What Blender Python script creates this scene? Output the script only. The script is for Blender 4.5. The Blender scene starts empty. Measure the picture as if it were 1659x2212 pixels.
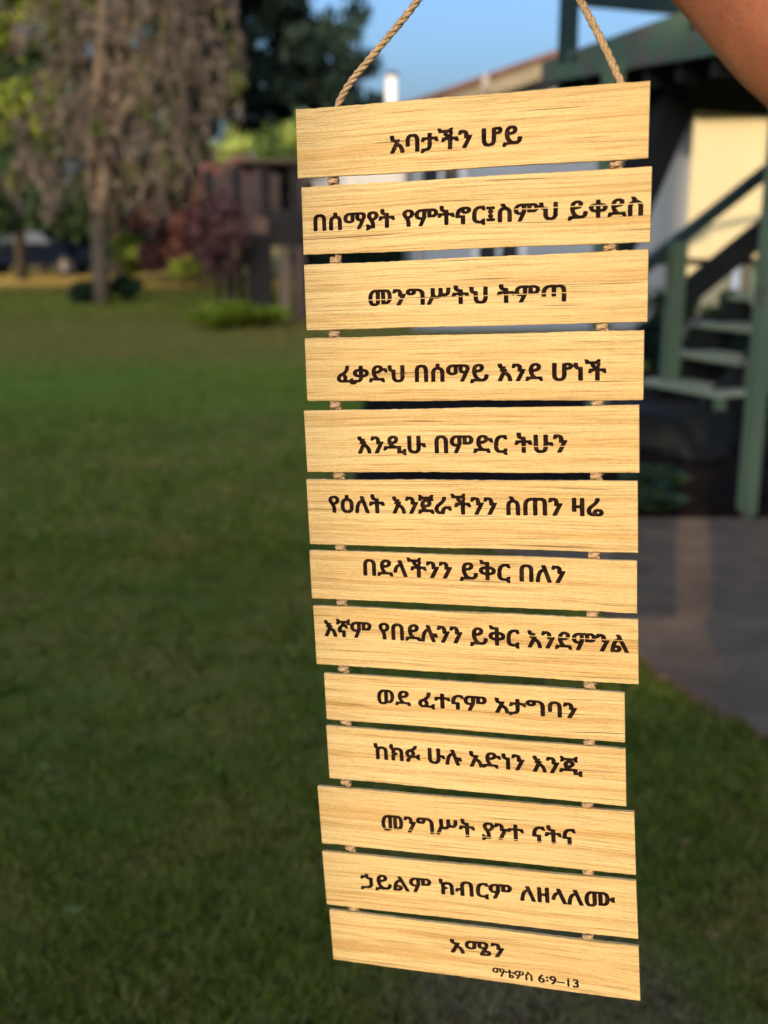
import bpy, math, random
import numpy as np
from mathutils import Vector, Matrix
from mathutils.geometry import tessellate_polygon
random.seed(7); rng = np.random.default_rng(7)
S = bpy.context.scene
COL = S.collection
rad = math.radians

# ------------------------------------------------------------------ camera
F = 2350.0                      # focal length in pixels of a 1659 x 2212 picture
PITCH = math.atan(614 / F)
CAM = Vector((0, 0, 1.5))
cd = bpy.data.cameras.new('camera'); cam = bpy.data.objects.new('camera', cd); COL.objects.link(cam)
cam.location = CAM; cam.rotation_euler = (math.pi / 2 - PITCH, 0, 0)
cd.sensor_fit = 'VERTICAL'; cd.sensor_height = 36; cd.lens = 36 * F / 2212
cd.clip_start = 0.05; cd.clip_end = 2000
cd.dof.use_dof = True; cd.dof.focus_distance = 0.955; cd.dof.aperture_fstop = 3.9
S.camera = cam
S.view_settings.view_transform = 'Standard'; S.view_settings.look = 'None'
S.view_settings.exposure = 1.27; S.view_settings.gamma = 1.0; S.view_settings.use_curve_mapping = False
S.cycles.use_denoising = True
S.cycles.max_bounces = 8; S.cycles.diffuse_bounces = 3; S.cycles.transparent_max_bounces = 8

# ------------------------------------------------------------------ sky and sun
SUN_EL = math.atan(0.24); SUN_AZ = rad(-16)     # low evening sun behind the camera, 16 degrees to its left
TS = Vector((math.sin(SUN_AZ) * math.cos(SUN_EL), -math.cos(SUN_AZ) * math.cos(SUN_EL), math.sin(SUN_EL)))
w = bpy.data.worlds.new('World'); S.world = w; w.use_nodes = True
nt = w.node_tree; bg = nt.nodes['Background']
sky = nt.nodes.new('ShaderNodeTexSky'); sky.sky_type = 'NISHITA'; sky.sun_disc = False
sky.sun_elevation = SUN_EL; sky.sun_rotation = math.atan2(TS.x, TS.y)
sky.altitude = 0; sky.air_density = 1.0; sky.dust_density = 6.6; sky.ozone_density = 4.0
tint = nt.nodes.new('ShaderNodeMix'); tint.data_type = 'RGBA'; tint.blend_type = 'MULTIPLY'; tint.inputs[0].default_value = 1.0
tint.inputs[7].default_value = (0.90, 0.93, 1.0, 1)
nt.links.new(sky.outputs[0], tint.inputs[6]); nt.links.new(tint.outputs[2], bg.inputs[0]); bg.inputs[1].default_value = 0.15
sl = bpy.data.lights.new('sun', 'SUN'); so = bpy.data.objects.new('sun', sl); COL.objects.link(so)
sl.energy = 2.0; sl.angle = rad(0.53); sl.color = (1.0, 0.78, 0.54)
so.rotation_euler = TS.to_track_quat('Z', 'Y').to_euler(); so.location = (0, -5, 12)

# ------------------------------------------------------------------ helpers
CP, SP = math.cos(PITCH), math.sin(PITCH)
def ray(px, py):
    x = (px - 829.5) / F; d = (py - 1106) / F
    return Vector((x, CP - d * SP, -SP - d * CP))
def at(px, py, Y):
    r = ray(px, py); return CAM + r * (Y / r.y)
def gr(px, py, z=0.0):
    r = ray(px, py); return CAM + r * ((z - 1.5) / r.z)

def tag(o, label=None, cat=None, group=None, kind=None):
    if label: o['label'] = label
    if cat: o['category'] = cat
    if group: o['group'] = group
    if kind: o['kind'] = kind
    return o
def empty(name, loc, label, cat, group=None, rz=0):
    o = bpy.data.objects.new(name, None); COL.objects.link(o); o.location = loc; o.rotation_euler = (0, 0, rz)
    o.empty_display_size = 0.1
    return tag(o, label, cat, group)
def link(name, me, mat=None, parent=None, loc=None, rot=None, smooth=False):
    o = bpy.data.objects.new(name, me); COL.objects.link(o)
    if mat and not me.materials: me.materials.append(mat)
    if smooth: me.polygons.foreach_set('use_smooth', [True] * len(me.polygons))
    if parent: o.parent = parent
    if loc is not None: o.location = loc
    if rot is not None: o.rotation_euler = rot
    return o
class MB:
    def __init__(s): s.v = []; s.f = []
    def add(s, vs, fs):
        n = len(s.v); s.v += [tuple(v) for v in vs]; s.f += [tuple(i + n for i in f) for f in fs]; return s
    def box(s, c, d, M=None):
        x, y, z = d[0] / 2, d[1] / 2, d[2] / 2
        vs = [Vector((a * x, b * y, e * z)) for a in (-1, 1) for b in (-1, 1) for e in (-1, 1)]
        if M is not None: vs = [M @ v for v in vs]
        c = Vector(c)
        return s.add([v + c for v in vs], [(0, 1, 3, 2), (4, 6, 7, 5), (0, 4, 5, 1), (2, 3, 7, 6), (0, 2, 6, 4), (1, 5, 7, 3)])
    def bar(s, a, b, w, h, up=(0, 0, 1)):
        a, b = Vector(a), Vector(b); d = (b - a); L = d.length; d.normalize()
        u = Vector(up); r = d.cross(u)
        if r.length < 1e-3: r = d.cross(Vector((1, 0, 0)))
        r.normalize(); u = r.cross(d)
        M = Matrix((r, d, u)).transposed()
        return s.box((a + b) / 2, (w, L, h), M)
    def tube(s, pts, rr, n=8, cap=True):
        pts = [Vector(p) for p in pts]; m = len(pts)
        if not hasattr(rr, '__len__'): rr = [rr] * m
        base = len(s.v); ref = None; rings = []
        for i, p in enumerate(pts):
            t = (pts[min(i + 1, m - 1)] - pts[max(i - 1, 0)]).normalized()
            if ref is None:
                ref = t.cross(Vector((0.3, 0.2, 0.93)));
                if ref.length < 0.1: ref = t.cross(Vector((1, 0, 0)))
            ref = (ref - t * ref.dot(t)).normalized(); b = t.cross(ref)
            for k in range(n):
                a = 2 * math.pi * k / n
                s.v.append(tuple(p + (ref * math.cos(a) + b * math.sin(a)) * rr[i]))
        for i in range(m - 1):
            for k in range(n):
                k2 = (k + 1) % n
                s.f.append((base + i * n + k, base + i * n + k2, base + (i + 1) * n + k2, base + (i + 1) * n + k))
        if cap:
            s.f.append(tuple(base + k for k in range(n))[::-1]); s.f.append(tuple(base + (m - 1) * n + k for k in range(n)))
        return s
    def mesh(s, name):
        me = bpy.data.meshes.new(name); me.from_pydata(s.v, [], s.f); me.update(); return me
    def build(s, name, mat, parent=None, smooth=False, loc=None, rot=None):
        return link(name, s.mesh(name), mat, parent, loc, rot, smooth)
def bevel(o, w=0.004, seg=2):
    m = o.modifiers.new('bevel', 'BEVEL'); m.width = w; m.segments = seg; m.limit_method = 'ANGLE'; return o
def quads(name, V, mat, parent=None, k=4):
    """V: (n,k,3) array -> one mesh of n separate k-gons"""
    n = V.shape[0]; me = bpy.data.meshes.new(name)
    me.vertices.add(n * k); me.vertices.foreach_set('co', V.astype(np.float32).ravel())
    me.loops.add(n * k); me.loops.foreach_set('vertex_index', np.arange(n * k, dtype=np.int32))
    me.polygons.add(n); me.polygons.foreach_set('loop_start', np.arange(0, n * k, k, dtype=np.int32))
    me.update(calc_edges=True); me.validate()
    return link(name, me, mat, parent)

# ------------------------------------------------------------------ materials
def newmat(name, rough=0.7, spec=0.3):
    m = bpy.data.materials.new(name); m.use_nodes = True
    b = m.node_tree.nodes['Principled BSDF']; b.inputs['Roughness'].default_value = rough
    b.inputs['Specular IOR Level'].default_value = spec
    return m, m.node_tree, b
def N(t, typ, **kw):
    n = t.nodes.new(typ)
    for k, v in kw.items(): setattr(n, k, v)
    return n
def coords(t, scale=(1, 1, 1), kind='Object', rnd=False):
    tc = N(t, 'ShaderNodeTexCoord'); mp = N(t, 'ShaderNodeMapping'); mp.inputs['Scale'].default_value = scale
    src = tc.outputs[kind]
    if rnd:
        oi = N(t, 'ShaderNodeObjectInfo'); ml = N(t, 'ShaderNodeMath', operation='MULTIPLY'); ml.inputs[1].default_value = 37.0
        t.links.new(oi.outputs['Random'], ml.inputs[0])
        ad = N(t, 'ShaderNodeVectorMath', operation='ADD'); t.links.new(src, ad.inputs[0]); t.links.new(ml.outputs[0], ad.inputs[1]); src = ad.outputs[0]
    t.links.new(src, mp.inputs[0]); return mp.outputs[0]
def noise(t, vec, scale=1.0, detail=3, rough=0.55, dist=0.0):
    n = N(t, 'ShaderNodeTexNoise'); n.inputs['Scale'].default_value = scale; n.inputs['Detail'].default_value = detail
    n.inputs['Roughness'].default_value = rough; n.inputs['Distortion'].default_value = dist
    t.links.new(vec, n.inputs['Vector']); return n.outputs['Fac']
def ramp(t, fac, stops):
    r = N(t, 'ShaderNodeValToRGB'); e = r.color_ramp.elements
    while len(e) < len(stops): e.new(0.5)
    for k, (p, c) in enumerate(stops):
        e[k].position = p; e[k].color = (c[0], c[1], c[2], 1) if hasattr(c, '__len__') else (c, c, c, 1)
    t.links.new(fac, r.inputs[0]); return r.outputs[0]
def mix(t, fac, a, b, blend='MIX'):
    m = N(t, 'ShaderNodeMix', data_type='RGBA', blend_type=blend)
    for sock, v in ((m.inputs[0], fac), (m.inputs[6], a), (m.inputs[7], b)):
        if isinstance(v, (int, float)): sock.default_value = v
        elif isinstance(v, tuple): sock.default_value = (*v, 1)
        else: t.links.new(v, sock)
    return m.outputs[2]
def bump(t, b, h, strength=0.3, dist=0.01):
    n = N(t, 'ShaderNodeBump'); n.inputs['Strength'].default_value = strength; n.inputs['Distance'].default_value = dist
    t.links.new(h, n.inputs['Height']); t.links.new(n.outputs[0], b.inputs['Normal'])
def math_(t, op, a, b=0.0, c=0.0):
    m = N(t, 'ShaderNodeMath', operation=op)
    for i, v in enumerate((a, b, c)):
        if isinstance(v, (int, float)): m.inputs[i].default_value = v
        else: t.links.new(v, m.inputs[i])
    return m.outputs[0]

def mottled(name, c1, c2, scale=4.0, rough=0.7, bmp=0.2, spec=0.3, stretch=(1, 1, 1), c3=None, fine=40.0, bd=0.01, rnd=False):
    m, t, b = newmat(name, rough, spec)
    v = coords(t, stretch, rnd=rnd)
    f1 = noise(t, v, scale, 4, 0.6); f2 = noise(t, v, fine, 3, 0.6)
    col = ramp(t, f1, [(0.3, c1), (0.7, c2)] if c3 is None else [(0.3, c1), (0.55, c2), (0.75, c3)])
    col = mix(t, 0.35, col, ramp(t, f2, [(0.3, 0.55), (0.7, 1.0)]), 'MULTIPLY')
    t.links.new(col, b.inputs['Base Color'])
    if bmp: bump(t, b, f2, bmp, bd)
    return m
def foliage(name, c1, c2, c3, clump=0.8, trans=0.35, rough=0.6):
    m, t, b = newmat(name, rough, 0.25)
    g = N(t, 'ShaderNodeNewGeometry'); v = coords(t)
    f = noise(t, v, clump, 3, 0.6)
    a = ramp(t, f, [(0.35, c1), (0.65, c2)])
    col = mix(t, math_(t, 'MULTIPLY', g.outputs['Random Per Island'], 0.7), a, (c3[0], c3[1], c3[2]))
    t.links.new(col, b.inputs['Base Color'])
    tr = N(t, 'ShaderNodeBsdfTranslucent'); t.links.new(col, tr.inputs[0])
    ms = N(t, 'ShaderNodeMixShader'); ms.inputs[0].default_value = trans
    t.links.new(b.outputs[0], ms.inputs[1]); t.links.new(tr.outputs[0], ms.inputs[2])
    t.links.new(ms.outputs[0], t.nodes['Material Output'].inputs[0]); return m

# pale sawn wood of the sign: shared grain group
def wood_group():
    g = bpy.data.node_groups.new('sawn_wood', 'ShaderNodeTree')
    g.interface.new_socket('Color', in_out='OUTPUT', socket_type='NodeSocketColor')
    g.interface.new_socket('Height', in_out='OUTPUT', socket_type='NodeSocketFloat')
    g.interface.new_socket('Streak', in_out='OUTPUT', socket_type='NodeSocketFloat')
    t = g; out = N(t, 'NodeGroupOutput')
    at_ = N(t, 'ShaderNodeAttribute', attribute_type='OBJECT', attribute_name='grain_seed')
    tc = N(t, 'ShaderNodeTexCoord')
    wav = N(t, 'ShaderNodeTexNoise'); wav.inputs['Scale'].default_value = 9.0; wav.inputs['Detail'].default_value = 1
    ad = N(t, 'ShaderNodeVectorMath', operation='ADD'); t.links.new(tc.outputs['Object'], ad.inputs[0]); t.links.new(at_.outputs['Vector'], ad.inputs[1])
    t.links.new(ad.outputs[0], wav.inputs['Vector'])
    # gentle waviness of the grain across the board
    sc = N(t, 'ShaderNodeVectorMath', operation='SCALE'); sc.inputs['Scale'].default_value = 0.005
    t.links.new(wav.outputs['Color'], sc.inputs[0])
    a2 = N(t, 'ShaderNodeVectorMath', operation='ADD'); t.links.new(ad.outputs[0], a2.inputs[0]); t.links.new(sc.outputs[0], a2.inputs[1])
    def st(sx, sz, detail=3, rough=0.6):
        mp = N(t, 'ShaderNodeMapping'); mp.inputs['Scale'].default_value = (sx, sz * 0.3, sz); t.links.new(a2.outputs[0], mp.inputs[0])
        return noise(t, mp.outputs[0], 1.0, detail, rough)
    broad = st(2.0, 95, 2); fine = st(3.0, 820, 4, 0.75); hair = st(14, 1500, 3, 0.7); streak = st(6, 560, 2, 0.5); fib = st(300, 1300, 3, 0.7)
    late = st(1.6, 240, 1, 0.5)
    base = ramp(t, broad, [(0.30, (0.72, 0.555, 0.265)), (0.50, (0.69, 0.515, 0.230)), (0.72, (0.62, 0.41, 0.150))])
    base = mix(t, 0.62, base, ramp(t, fine, [(0.30, (0.62, 0.50, 0.36)), (0.48, (0.96, 0.92, 0.85)), (0.70, (1, 1, 1))]), 'MULTIPLY')
    base = mix(t, 0.30, base, ramp(t, late, [(0.36, (0.60, 0.44, 0.27)), (0.46, (1, 1, 1))]), 'MULTIPLY')
    base = mix(t, 0.75, base, ramp(t, hair, [(0.36, (0.55, 0.43, 0.30)), (0.5, (1, 1, 1))]), 'MULTIPLY')
    base = mix(t, 0.6, base, ramp(t, fib, [(0.3, 0.66), (0.6, 1.05)]), 'MULTIPLY')
    sm = ramp(t, streak, [(0.69, 0.0), (0.75, 0.85)])
    base = mix(t, sm, base, (0.20, 0.10, 0.035))
    t.links.new(base, out.inputs['Color'])
    ta = N(t, 'ShaderNodeAttribute', attribute_type='OBJECT', attribute_name='tone')
    base = mix(t, ta.outputs['Fac'], base, mix(t, 1.0, base, (0.80, 0.70, 0.52), 'MULTIPLY'))
    h = math_(t, 'ADD', math_(t, 'MULTIPLY', fine, 0.6), math_(t, 'ADD', math_(t, 'MULTIPLY', hair, 0.5), math_(t, 'MULTIPLY', fib, 0.5)))
    h = math_(t, 'SUBTRACT', h, sm)
    t.links.new(h, out.inputs['Height']); t.links.new(fine, out.inputs['Streak'])
    return g
WG = wood_group()
def wood_mat():
    m, t, b = newmat('pale_sawn_wood', 0.62, 0.25)
    g = N(t, 'ShaderNodeGroup'); g.node_tree = WG
    t.links.new(g.outputs['Color'], b.inputs['Base Color']); bump(t, b, g.outputs['Height'], 0.8, 0.0008); return m
def burn_mat():
    m, t, b = newmat('burnt_lettering', 0.9, 0.08)
    g = N(t, 'ShaderNodeGroup'); g.node_tree = WG
    v = coords(t); n1 = noise(t, v, 160, 4, 0.65); n2 = noise(t, v, 900, 3, 0.6)
    burn = ramp(t, n1, [(0.30, (0.006, 0.003, 0.003)), (0.55, (0.020, 0.009, 0.006)), (0.78, (0.060, 0.028, 0.015))])
    burn = mix(t, 0.4, burn, ramp(t, n2, [(0.35, 0.4), (0.7, 1.0)]), 'MULTIPLY')
    # wood grain showing through where the burn skipped
    skip = ramp(t, g.outputs['Streak'], [(0.64, 0.0), (0.78, 0.35)])
    # a saw-line the burn skipped: z = band.x + band.y*x , from x > band.z
    a = N(t, 'ShaderNodeAttribute', attribute_type='OBJECT', attribute_name='skipped_line')
    sx = N(t, 'ShaderNodeSeparateXYZ'); t.links.new(a.outputs['Vector'], sx.inputs[0])
    tc = N(t, 'ShaderNodeTexCoord'); so_ = N(t, 'ShaderNodeSeparateXYZ'); t.links.new(tc.outputs['Object'], so_.inputs[0])
    wob = math_(t, 'MULTIPLY', math_(t, 'SUBTRACT', noise(t, v, 40, 1), 0.5), 0.0009)
    zz = math_(t, 'ADD', math_(t, 'ADD', sx.outputs[0], math_(t, 'MULTIPLY', sx.outputs[1], so_.outputs[0])), wob)
    dz = math_(t, 'ABSOLUTE', math_(t, 'SUBTRACT', so_.outputs[2], zz))
    inb = math_(t, 'MULTIPLY', math_(t, 'LESS_THAN', dz, 0.00034), math_(t, 'GREATER_THAN', so_.outputs[0], sx.outputs[2]))
    k = math_(t, 'MAXIMUM', skip, math_(t, 'MULTIPLY', inb, 0.9))
    t.links.new(mix(t, k, burn, g.outputs['Color']), b.inputs['Base Color'])
    bump(t, b, n2, 0.5, 0.0004); return m
M = {}
M['wood'] = wood_mat(); M['burn'] = burn_mat()
def rope_mat():
    m, t, b = newmat('jute_fibre', 0.8, 0.2)
    v = coords(t); n1 = noise(t, v, 900, 4, 0.7); n2 = noise(t, v, 160, 3)
    c = ramp(t, n1, [(0.3, (0.22, 0.12, 0.055)), (0.48, (0.50, 0.33, 0.17)), (0.68, (0.82, 0.64, 0.40))])
    c = mix(t, 0.4, c, ramp(t, n2, [(0.3, 0.5), (0.6, 1.0)]), 'MULTIPLY')
    t.links.new(c, b.inputs['Base Color']); bump(t, b, n1, 0.8, 0.0008); return m
M['rope'] = rope_mat()
def skin_mat():
    m, t, b = newmat('brown_skin', 0.48, 0.4)
    v = coords(t); n1 = noise(t, v, 30, 3); vo = N(t, 'ShaderNodeTexVoronoi'); vo.inputs['Scale'].default_value = 650; t.links.new(v, vo.inputs['Vector'])
    n3 = noise(t, coords(t, (900, 900, 160)), 1.0, 2)
    c = ramp(t, n1, [(0.3, (0.27, 0.080, 0.026)), (0.7, (0.38, 0.125, 0.042))])
    c = mix(t, 0.5, c, ramp(t, noise(t, coords(t, (300, 300, 90)), 1.0, 4, 0.7), [(0.3, 0.6), (0.65, 1.1)]), 'MULTIPLY')
    t.links.new(c, b.inputs['Base Color'])
    b.inputs['Subsurface Weight'].default_value = 0.12; b.inputs['Subsurface Radius'].default_value = (0.01, 0.004, 0.002); b.inputs['Subsurface Scale'].default_value = 0.6
    bump(t, b, math_(t, 'ADD', vo.outputs['Distance'], n3), 0.8, 0.0012); return m
M['skin'] = skin_mat()

# ==================================================================== GROUND
def lawn_mat():
    m, t, b = newmat('lawn', 0.95, 0.05)
    v = coords(t); big = noise(t, v, 0.55, 4, 0.6, 0.4); mid = noise(t, v, 3.2, 4, 0.65); fn = noise(t, coords(t, (1, 0.5, 1)), 90, 4, 0.7)
    far = noise(t, coords(t, (0.25, 1, 1)), 1.1, 3)
    c = ramp(t, big, [(0.32, (0.123, 0.173, 0.020)), (0.50, (0.211, 0.220, 0.031)), (0.62, (0.333, 0.241, 0.061)), (0.75, (0.404, 0.262, 0.088))])
    c = mix(t, 0.5, c, ramp(t, mid, [(0.3, (0.123, 0.159, 0.036)), (0.7, (0.306, 0.228, 0.077))]))
    c = mix(t, ramp(t, far, [(0.5, 0.0), (0.7, 0.5)]), c, (0.167, 0.228, 0.044))
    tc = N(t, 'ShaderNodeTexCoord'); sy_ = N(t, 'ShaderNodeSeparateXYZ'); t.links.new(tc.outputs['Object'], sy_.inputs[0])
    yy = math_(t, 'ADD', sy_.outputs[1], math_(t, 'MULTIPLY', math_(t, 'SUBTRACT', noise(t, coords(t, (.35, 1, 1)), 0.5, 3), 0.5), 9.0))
    dry = ramp(t, math_(t, 'DIVIDE', yy, 40.0), [(0.0, 0.0), (0.27, 0.0), (0.36, 0.45), (0.44, 0.35), (0.52, 0.0), (0.66, 0.0), (0.74, 0.9)])  # mid-lawn dry band; the last stop paints in the far sunlit strip
    sun_green = ramp(t, math_(t, 'DIVIDE', yy, 40.0), [(0.0, 0.0), (0.19, 0.0), (0.26, 0.75), (0.31, 0.75), (0.38, 0.0)])  # sunlit green band painted into the lawn colour
    c = mix(t, sun_green, c, (0.22, 0.32, 0.04))
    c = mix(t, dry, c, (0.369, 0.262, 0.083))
    c = mix(t, 0.75, c, ramp(t, fn, [(0.25, 0.25), (0.75, 1.25)]), 'MULTIPLY')
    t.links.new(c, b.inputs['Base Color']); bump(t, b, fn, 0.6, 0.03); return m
M['lawn'] = lawn_mat()
g = MB()
nx = 60
xs = np.concatenate([-np.geomspace(400, 1, 30), np.linspace(-0.8, 0.8, 5), np.geomspace(1, 400, 30)])
ys = np.concatenate([-np.geomspace(400, 1, 25), np.linspace(-0.8, 12, 60), np.geomspace(12.4, 400, 40)])
def hgt(x, y):
    r = 0.012 * math.sin(x * 1.7 + 0.4) * math.sin(y * 1.3) if abs(x) < 30 and abs(y) < 40 else 0
    return r
gv = [(x, y, hgt(x, y) - 0.012) for y in ys for x in xs]
W_ = len(xs); gf = [(j * W_ + i, j * W_ + i + 1, (j + 1) * W_ + i + 1, (j + 1) * W_ + i) for j in range(len(ys) - 1) for i in range(W_ - 1)]
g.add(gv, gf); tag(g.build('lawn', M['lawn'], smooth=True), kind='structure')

# concrete patio slab with a ragged lawn edge
edge_px = [(1900, 1750), (1659, 1602), (1560, 1545), (1480, 1497), (1400, 1452), (1340, 1370), (1260, 1275), (1160, 1222), (1062, 1190), (960, 1160), (880, 1140)]
edge = []
for a_, b_ in zip(edge_px[:-1], edge_px[1:]):
    A, B = gr(*a_), gr(*b_)
    for k in range(6): edge.append(A.lerp(B, k / 6) + Vector((random.uniform(-.02, .02), random.uniform(-.02, .02), 0)))
edge.append(gr(*edge_px[-1]))
far_ = [gr(880, 1120), gr(1380, 1128), gr(1900, 1128), Vector((6, 5.6, 0)), Vector((6, 2, 0))]
poly = edge + far_
pm = MB(); n_ = len(poly)
pm.add([(p.x, p.y, 0.024) for p in poly] + [(p.x, p.y, -0.05) for p in poly], [tuple(range(n_))] + [(i, i + n_, (i + 1) % n_ + n_, (i + 1) % n_) for i in range(n_)])
def conc():
    m, t, b = newmat('worn_concrete', 0.85, 0.2)
    v = coords(t); a = noise(t, v, 1.4, 4, 0.6, 0.5); c_ = noise(t, v, 60, 4, 0.7); d = noise(t, v, 7, 4, 0.6)
    c = ramp(t, a, [(0.3, (0.13, 0.085, 0.050)), (0.55, (0.19, 0.128, 0.076)), (0.75, (0.28, 0.19, 0.11))])
    c = mix(t, 0.5, c, ramp(t, d, [(0.3, 0.6), (0.7, 1.1)]), 'MULTIPLY'); c = mix(t, 0.5, c, ramp(t, c_, [(0.3, 0.6), (0.7, 1.1)]), 'MULTIPLY')
    t.links.new(c, b.inputs['Base Color']); bump(t, b, c_, 0.4, 0.006); return m
M['conc'] = conc()
tag(pm.build('patio', M['conc']), kind='structure')
# soil bed under the deck and stairs, deck shade put into its near-black colour
M['soil'] = mottled('shade_dark_soil', (0.006, 0.004, 0.003), (0.018, 0.009, 0.006), 5, 0.95, 0.9, 0.1, fine=50, bd=0.04)
sb = MB(); nx_, ny_ = 60, 46; vv = []
for j in range(ny_):
    for i in range(nx_):
        x = -0.2 + i * 0.12; y = 5.52 + j * 0.12
        e_ = min(i, nx_ - 1 - i, j, ny_ - 1 - j)
        vv.append((x, y, -0.03 if e_ == 0 else 0.03 + 0.05 * random.random() + 0.05 * math.sin(x * 5) * math.sin(y * 4) + min(j * 0.004, .1)))
sb.add(vv, [(j * nx_ + i, j * nx_ + i + 1, (j + 1) * nx_ + i + 1, (j + 1) * nx_ + i) for j in range(ny_ - 1) for i in range(nx_ - 1)])
tag(sb.build('soil_bed', M['soil'], smooth=True), kind='structure')

# grass blades (uncountable): near zone dense, further zone taller and sparser
def inpatio(x, y):
    c = np.zeros(len(x), bool); n = len(poly)
    for i in range(n):
        a, b = poly[i], poly[(i + 1) % n]
        if a.y == b.y: continue
        k = ((a.y > y) != (b.y > y)) & (x < (b.x - a.x) * (y - a.y) / (b.y - a.y) + a.x); c ^= k
    return c
def grass(name, n, y0, y1, h, wd, mat):
    y = y0 + (y1 - y0) * rng.random(n) ** 1.15
    x = (rng.random(n) * 2 - 1) * (0.42 * y + 0.25)
    k = ~inpatio(x, y) & ~((x > -0.25) & (x < 7) & (y > 5.45) & (y < 11)); x, y = x[k], y[k]; n = len(x)
    cl = 0.5 + 0.5 * np.sin(x * 9 + 3 * np.sin(y * 5)) * np.sin(y * 11 + 2 * np.sin(x * 7)); H = h * (0.35 + 0.65 * rng.random(n)) * (0.6 + 0.6 * cl)
    a = rng.random(n) * 2 * np.pi; lean = rng.normal(0, 0.6, (n, 2)) * H[:, None]
    b = np.stack([x, y, np.full(n, -0.014)], 1); sd = np.stack([np.cos(a), np.sin(a), np.zeros(n)], 1) * wd
    mid = b + np.concatenate([lean * 0.3, (H * 0.6)[:, None]], 1); tip = b + np.concatenate([lean, H[:, None]], 1)
    V = np.stack([b - sd, b + sd, mid + sd * 0.8, tip, mid - sd * 0.8], 1)
    return tag(quads(name, V, mat, k=5), kind='stuff')
def blade_mat():
    m, t, b = newmat('grass_blades', 0.8, 0.08)
    g_ = N(t, 'ShaderNodeNewGeometry'); v = coords(t); f = noise(t, v, 1.6, 4, 0.6, 0.3); r = g_.outputs['Random Per Island']
    a = ramp(t, f, [(0.36, (0.123, 0.207, 0.020)), (0.52, (0.220, 0.254, 0.029)), (0.64, (0.439, 0.276, 0.077))])
    q = ramp(t, r, [(0.0, (0.097, 0.179, 0.015)), (0.45, (0.211, 0.276, 0.026)), (0.72, (0.333, 0.317, 0.055)), (0.9, (0.500, 0.427, 0.166))])
    # one dry, worn patch below the sign
    tc = N(t, 'ShaderNodeTexCoord'); ds = N(t, 'ShaderNodeVectorMath', operation='DISTANCE'); t.links.new(tc.outputs['Object'], ds.inputs[0]); ds.inputs[1].default_value = (0.33, 1.86, 0)
    dry = ramp(t, math_(t, 'ADD', ds.outputs['Value'], math_(t, 'MULTIPLY', noise(t, v, 9, 3), 0.16)), [(0.30, 0.95), (0.44, 0.0)])
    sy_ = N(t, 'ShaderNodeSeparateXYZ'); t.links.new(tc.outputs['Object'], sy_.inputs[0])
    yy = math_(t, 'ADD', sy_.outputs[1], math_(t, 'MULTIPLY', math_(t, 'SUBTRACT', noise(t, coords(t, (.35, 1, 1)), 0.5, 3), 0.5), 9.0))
    dry_sun = ramp(t, math_(t, 'DIVIDE', yy, 40.0), [(0.0, 0.0), (0.27, 0.0), (0.36, 0.45), (0.44, 0.35), (0.52, 0.0), (0.66, 0.0), (0.74, 0.9)])  # dry band plus painted far sunlit strip, on the blades
    sun_green = ramp(t, math_(t, 'DIVIDE', yy, 40.0), [(0.0, 0.0), (0.19, 0.0), (0.26, 0.75), (0.31, 0.75), (0.38, 0.0)])  # same painted sunlit green band for the blades
    c = mix(t, 0.55, a, q); c = mix(t, sun_green, c, (0.22, 0.32, 0.04)); c = mix(t, dry_sun, c, (0.404, 0.283, 0.088)); c = mix(t, dry, c, ramp(t, r, [(0.0, (0.228, 0.124, 0.061)), (1.0, (0.500, 0.427, 0.221))]))
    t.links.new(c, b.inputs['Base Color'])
    tr = N(t, 'ShaderNodeBsdfTranslucent'); t.links.new(c, tr.inputs[0]); ms = N(t, 'ShaderNodeMixShader'); ms.inputs[0].default_value = 0.3
    t.links.new(b.outputs[0], ms.inputs[1]); t.links.new(tr.outputs[0], ms.inputs[2]); t.links.new(ms.outputs[0], t.nodes['Material Output'].inputs[0]); return m
M['blade'] = blade_mat()
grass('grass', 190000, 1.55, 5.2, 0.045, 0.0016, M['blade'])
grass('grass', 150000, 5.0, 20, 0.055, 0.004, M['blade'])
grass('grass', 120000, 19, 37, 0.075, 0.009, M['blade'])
# clover leaves and fallen leaves on the lawn
M['clover'] = foliage('clover', (0.17, 0.22, 0.04), (0.22, 0.26, 0.06), (0.28, 0.3, 0.10))
M['dryleaf'] = foliage('dry_leaf', (0.30, 0.12, 0.04), (0.42, 0.20, 0.07), (0.5, 0.33, 0.12))
def leafdisc(name, px, py, r, mat, label, cat, group=None):
    p = gr(px, py, 0.035); mb = MB()
    for k in range(3):
        a0 = k * 2.1 + random.random(); c = Vector((math.cos(a0), math.sin(a0), 0)) * r * 0.6
        ring = [c + Vector((math.cos(a) * r * 0.55, math.sin(a) * r * 0.5, 0.004 * math.sin(3 * a))) for a in np.linspace(0, 2 * math.pi, 9)[:-1]]
        mb.add([c + Vector((0, 0, -0.003))] + ring, [(0, i + 1, (i + 1) % 8 + 1) for i in range(8)])
    mb.tube([(0, 0, -0.045), (0, 0, 0)], 0.0008, 4)
    return tag(mb.build(name, mat, loc=p), label, cat, group)
for px, py, r, lab in [(95, 1655, .018, 'pale green clover leaf, highest of the clovers at the left edge of the lawn'), (108, 1682, .014, 'pale clover leaf just under the highest clover on the left lawn'),
                       (160, 1962, .017, 'pale green clover leaf, lowest and farthest down on the left lawn')]:
    leafdisc('clover_leaf', px, py, r, M['clover'], lab, 'clover', 'clover leaves in the lawn')
for px, py, lab in [(1478, 1817, 'orange dry leaf in the grass beside the three lowest planks, upper one'), (1542, 2020, 'golden dry leaf lying in the grass, lower right of the hanging sign')]:
    leafdisc('fallen_leaf', px, py, .012, M['dryleaf'], lab, 'leaf', 'fallen leaves in the grass')

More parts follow.
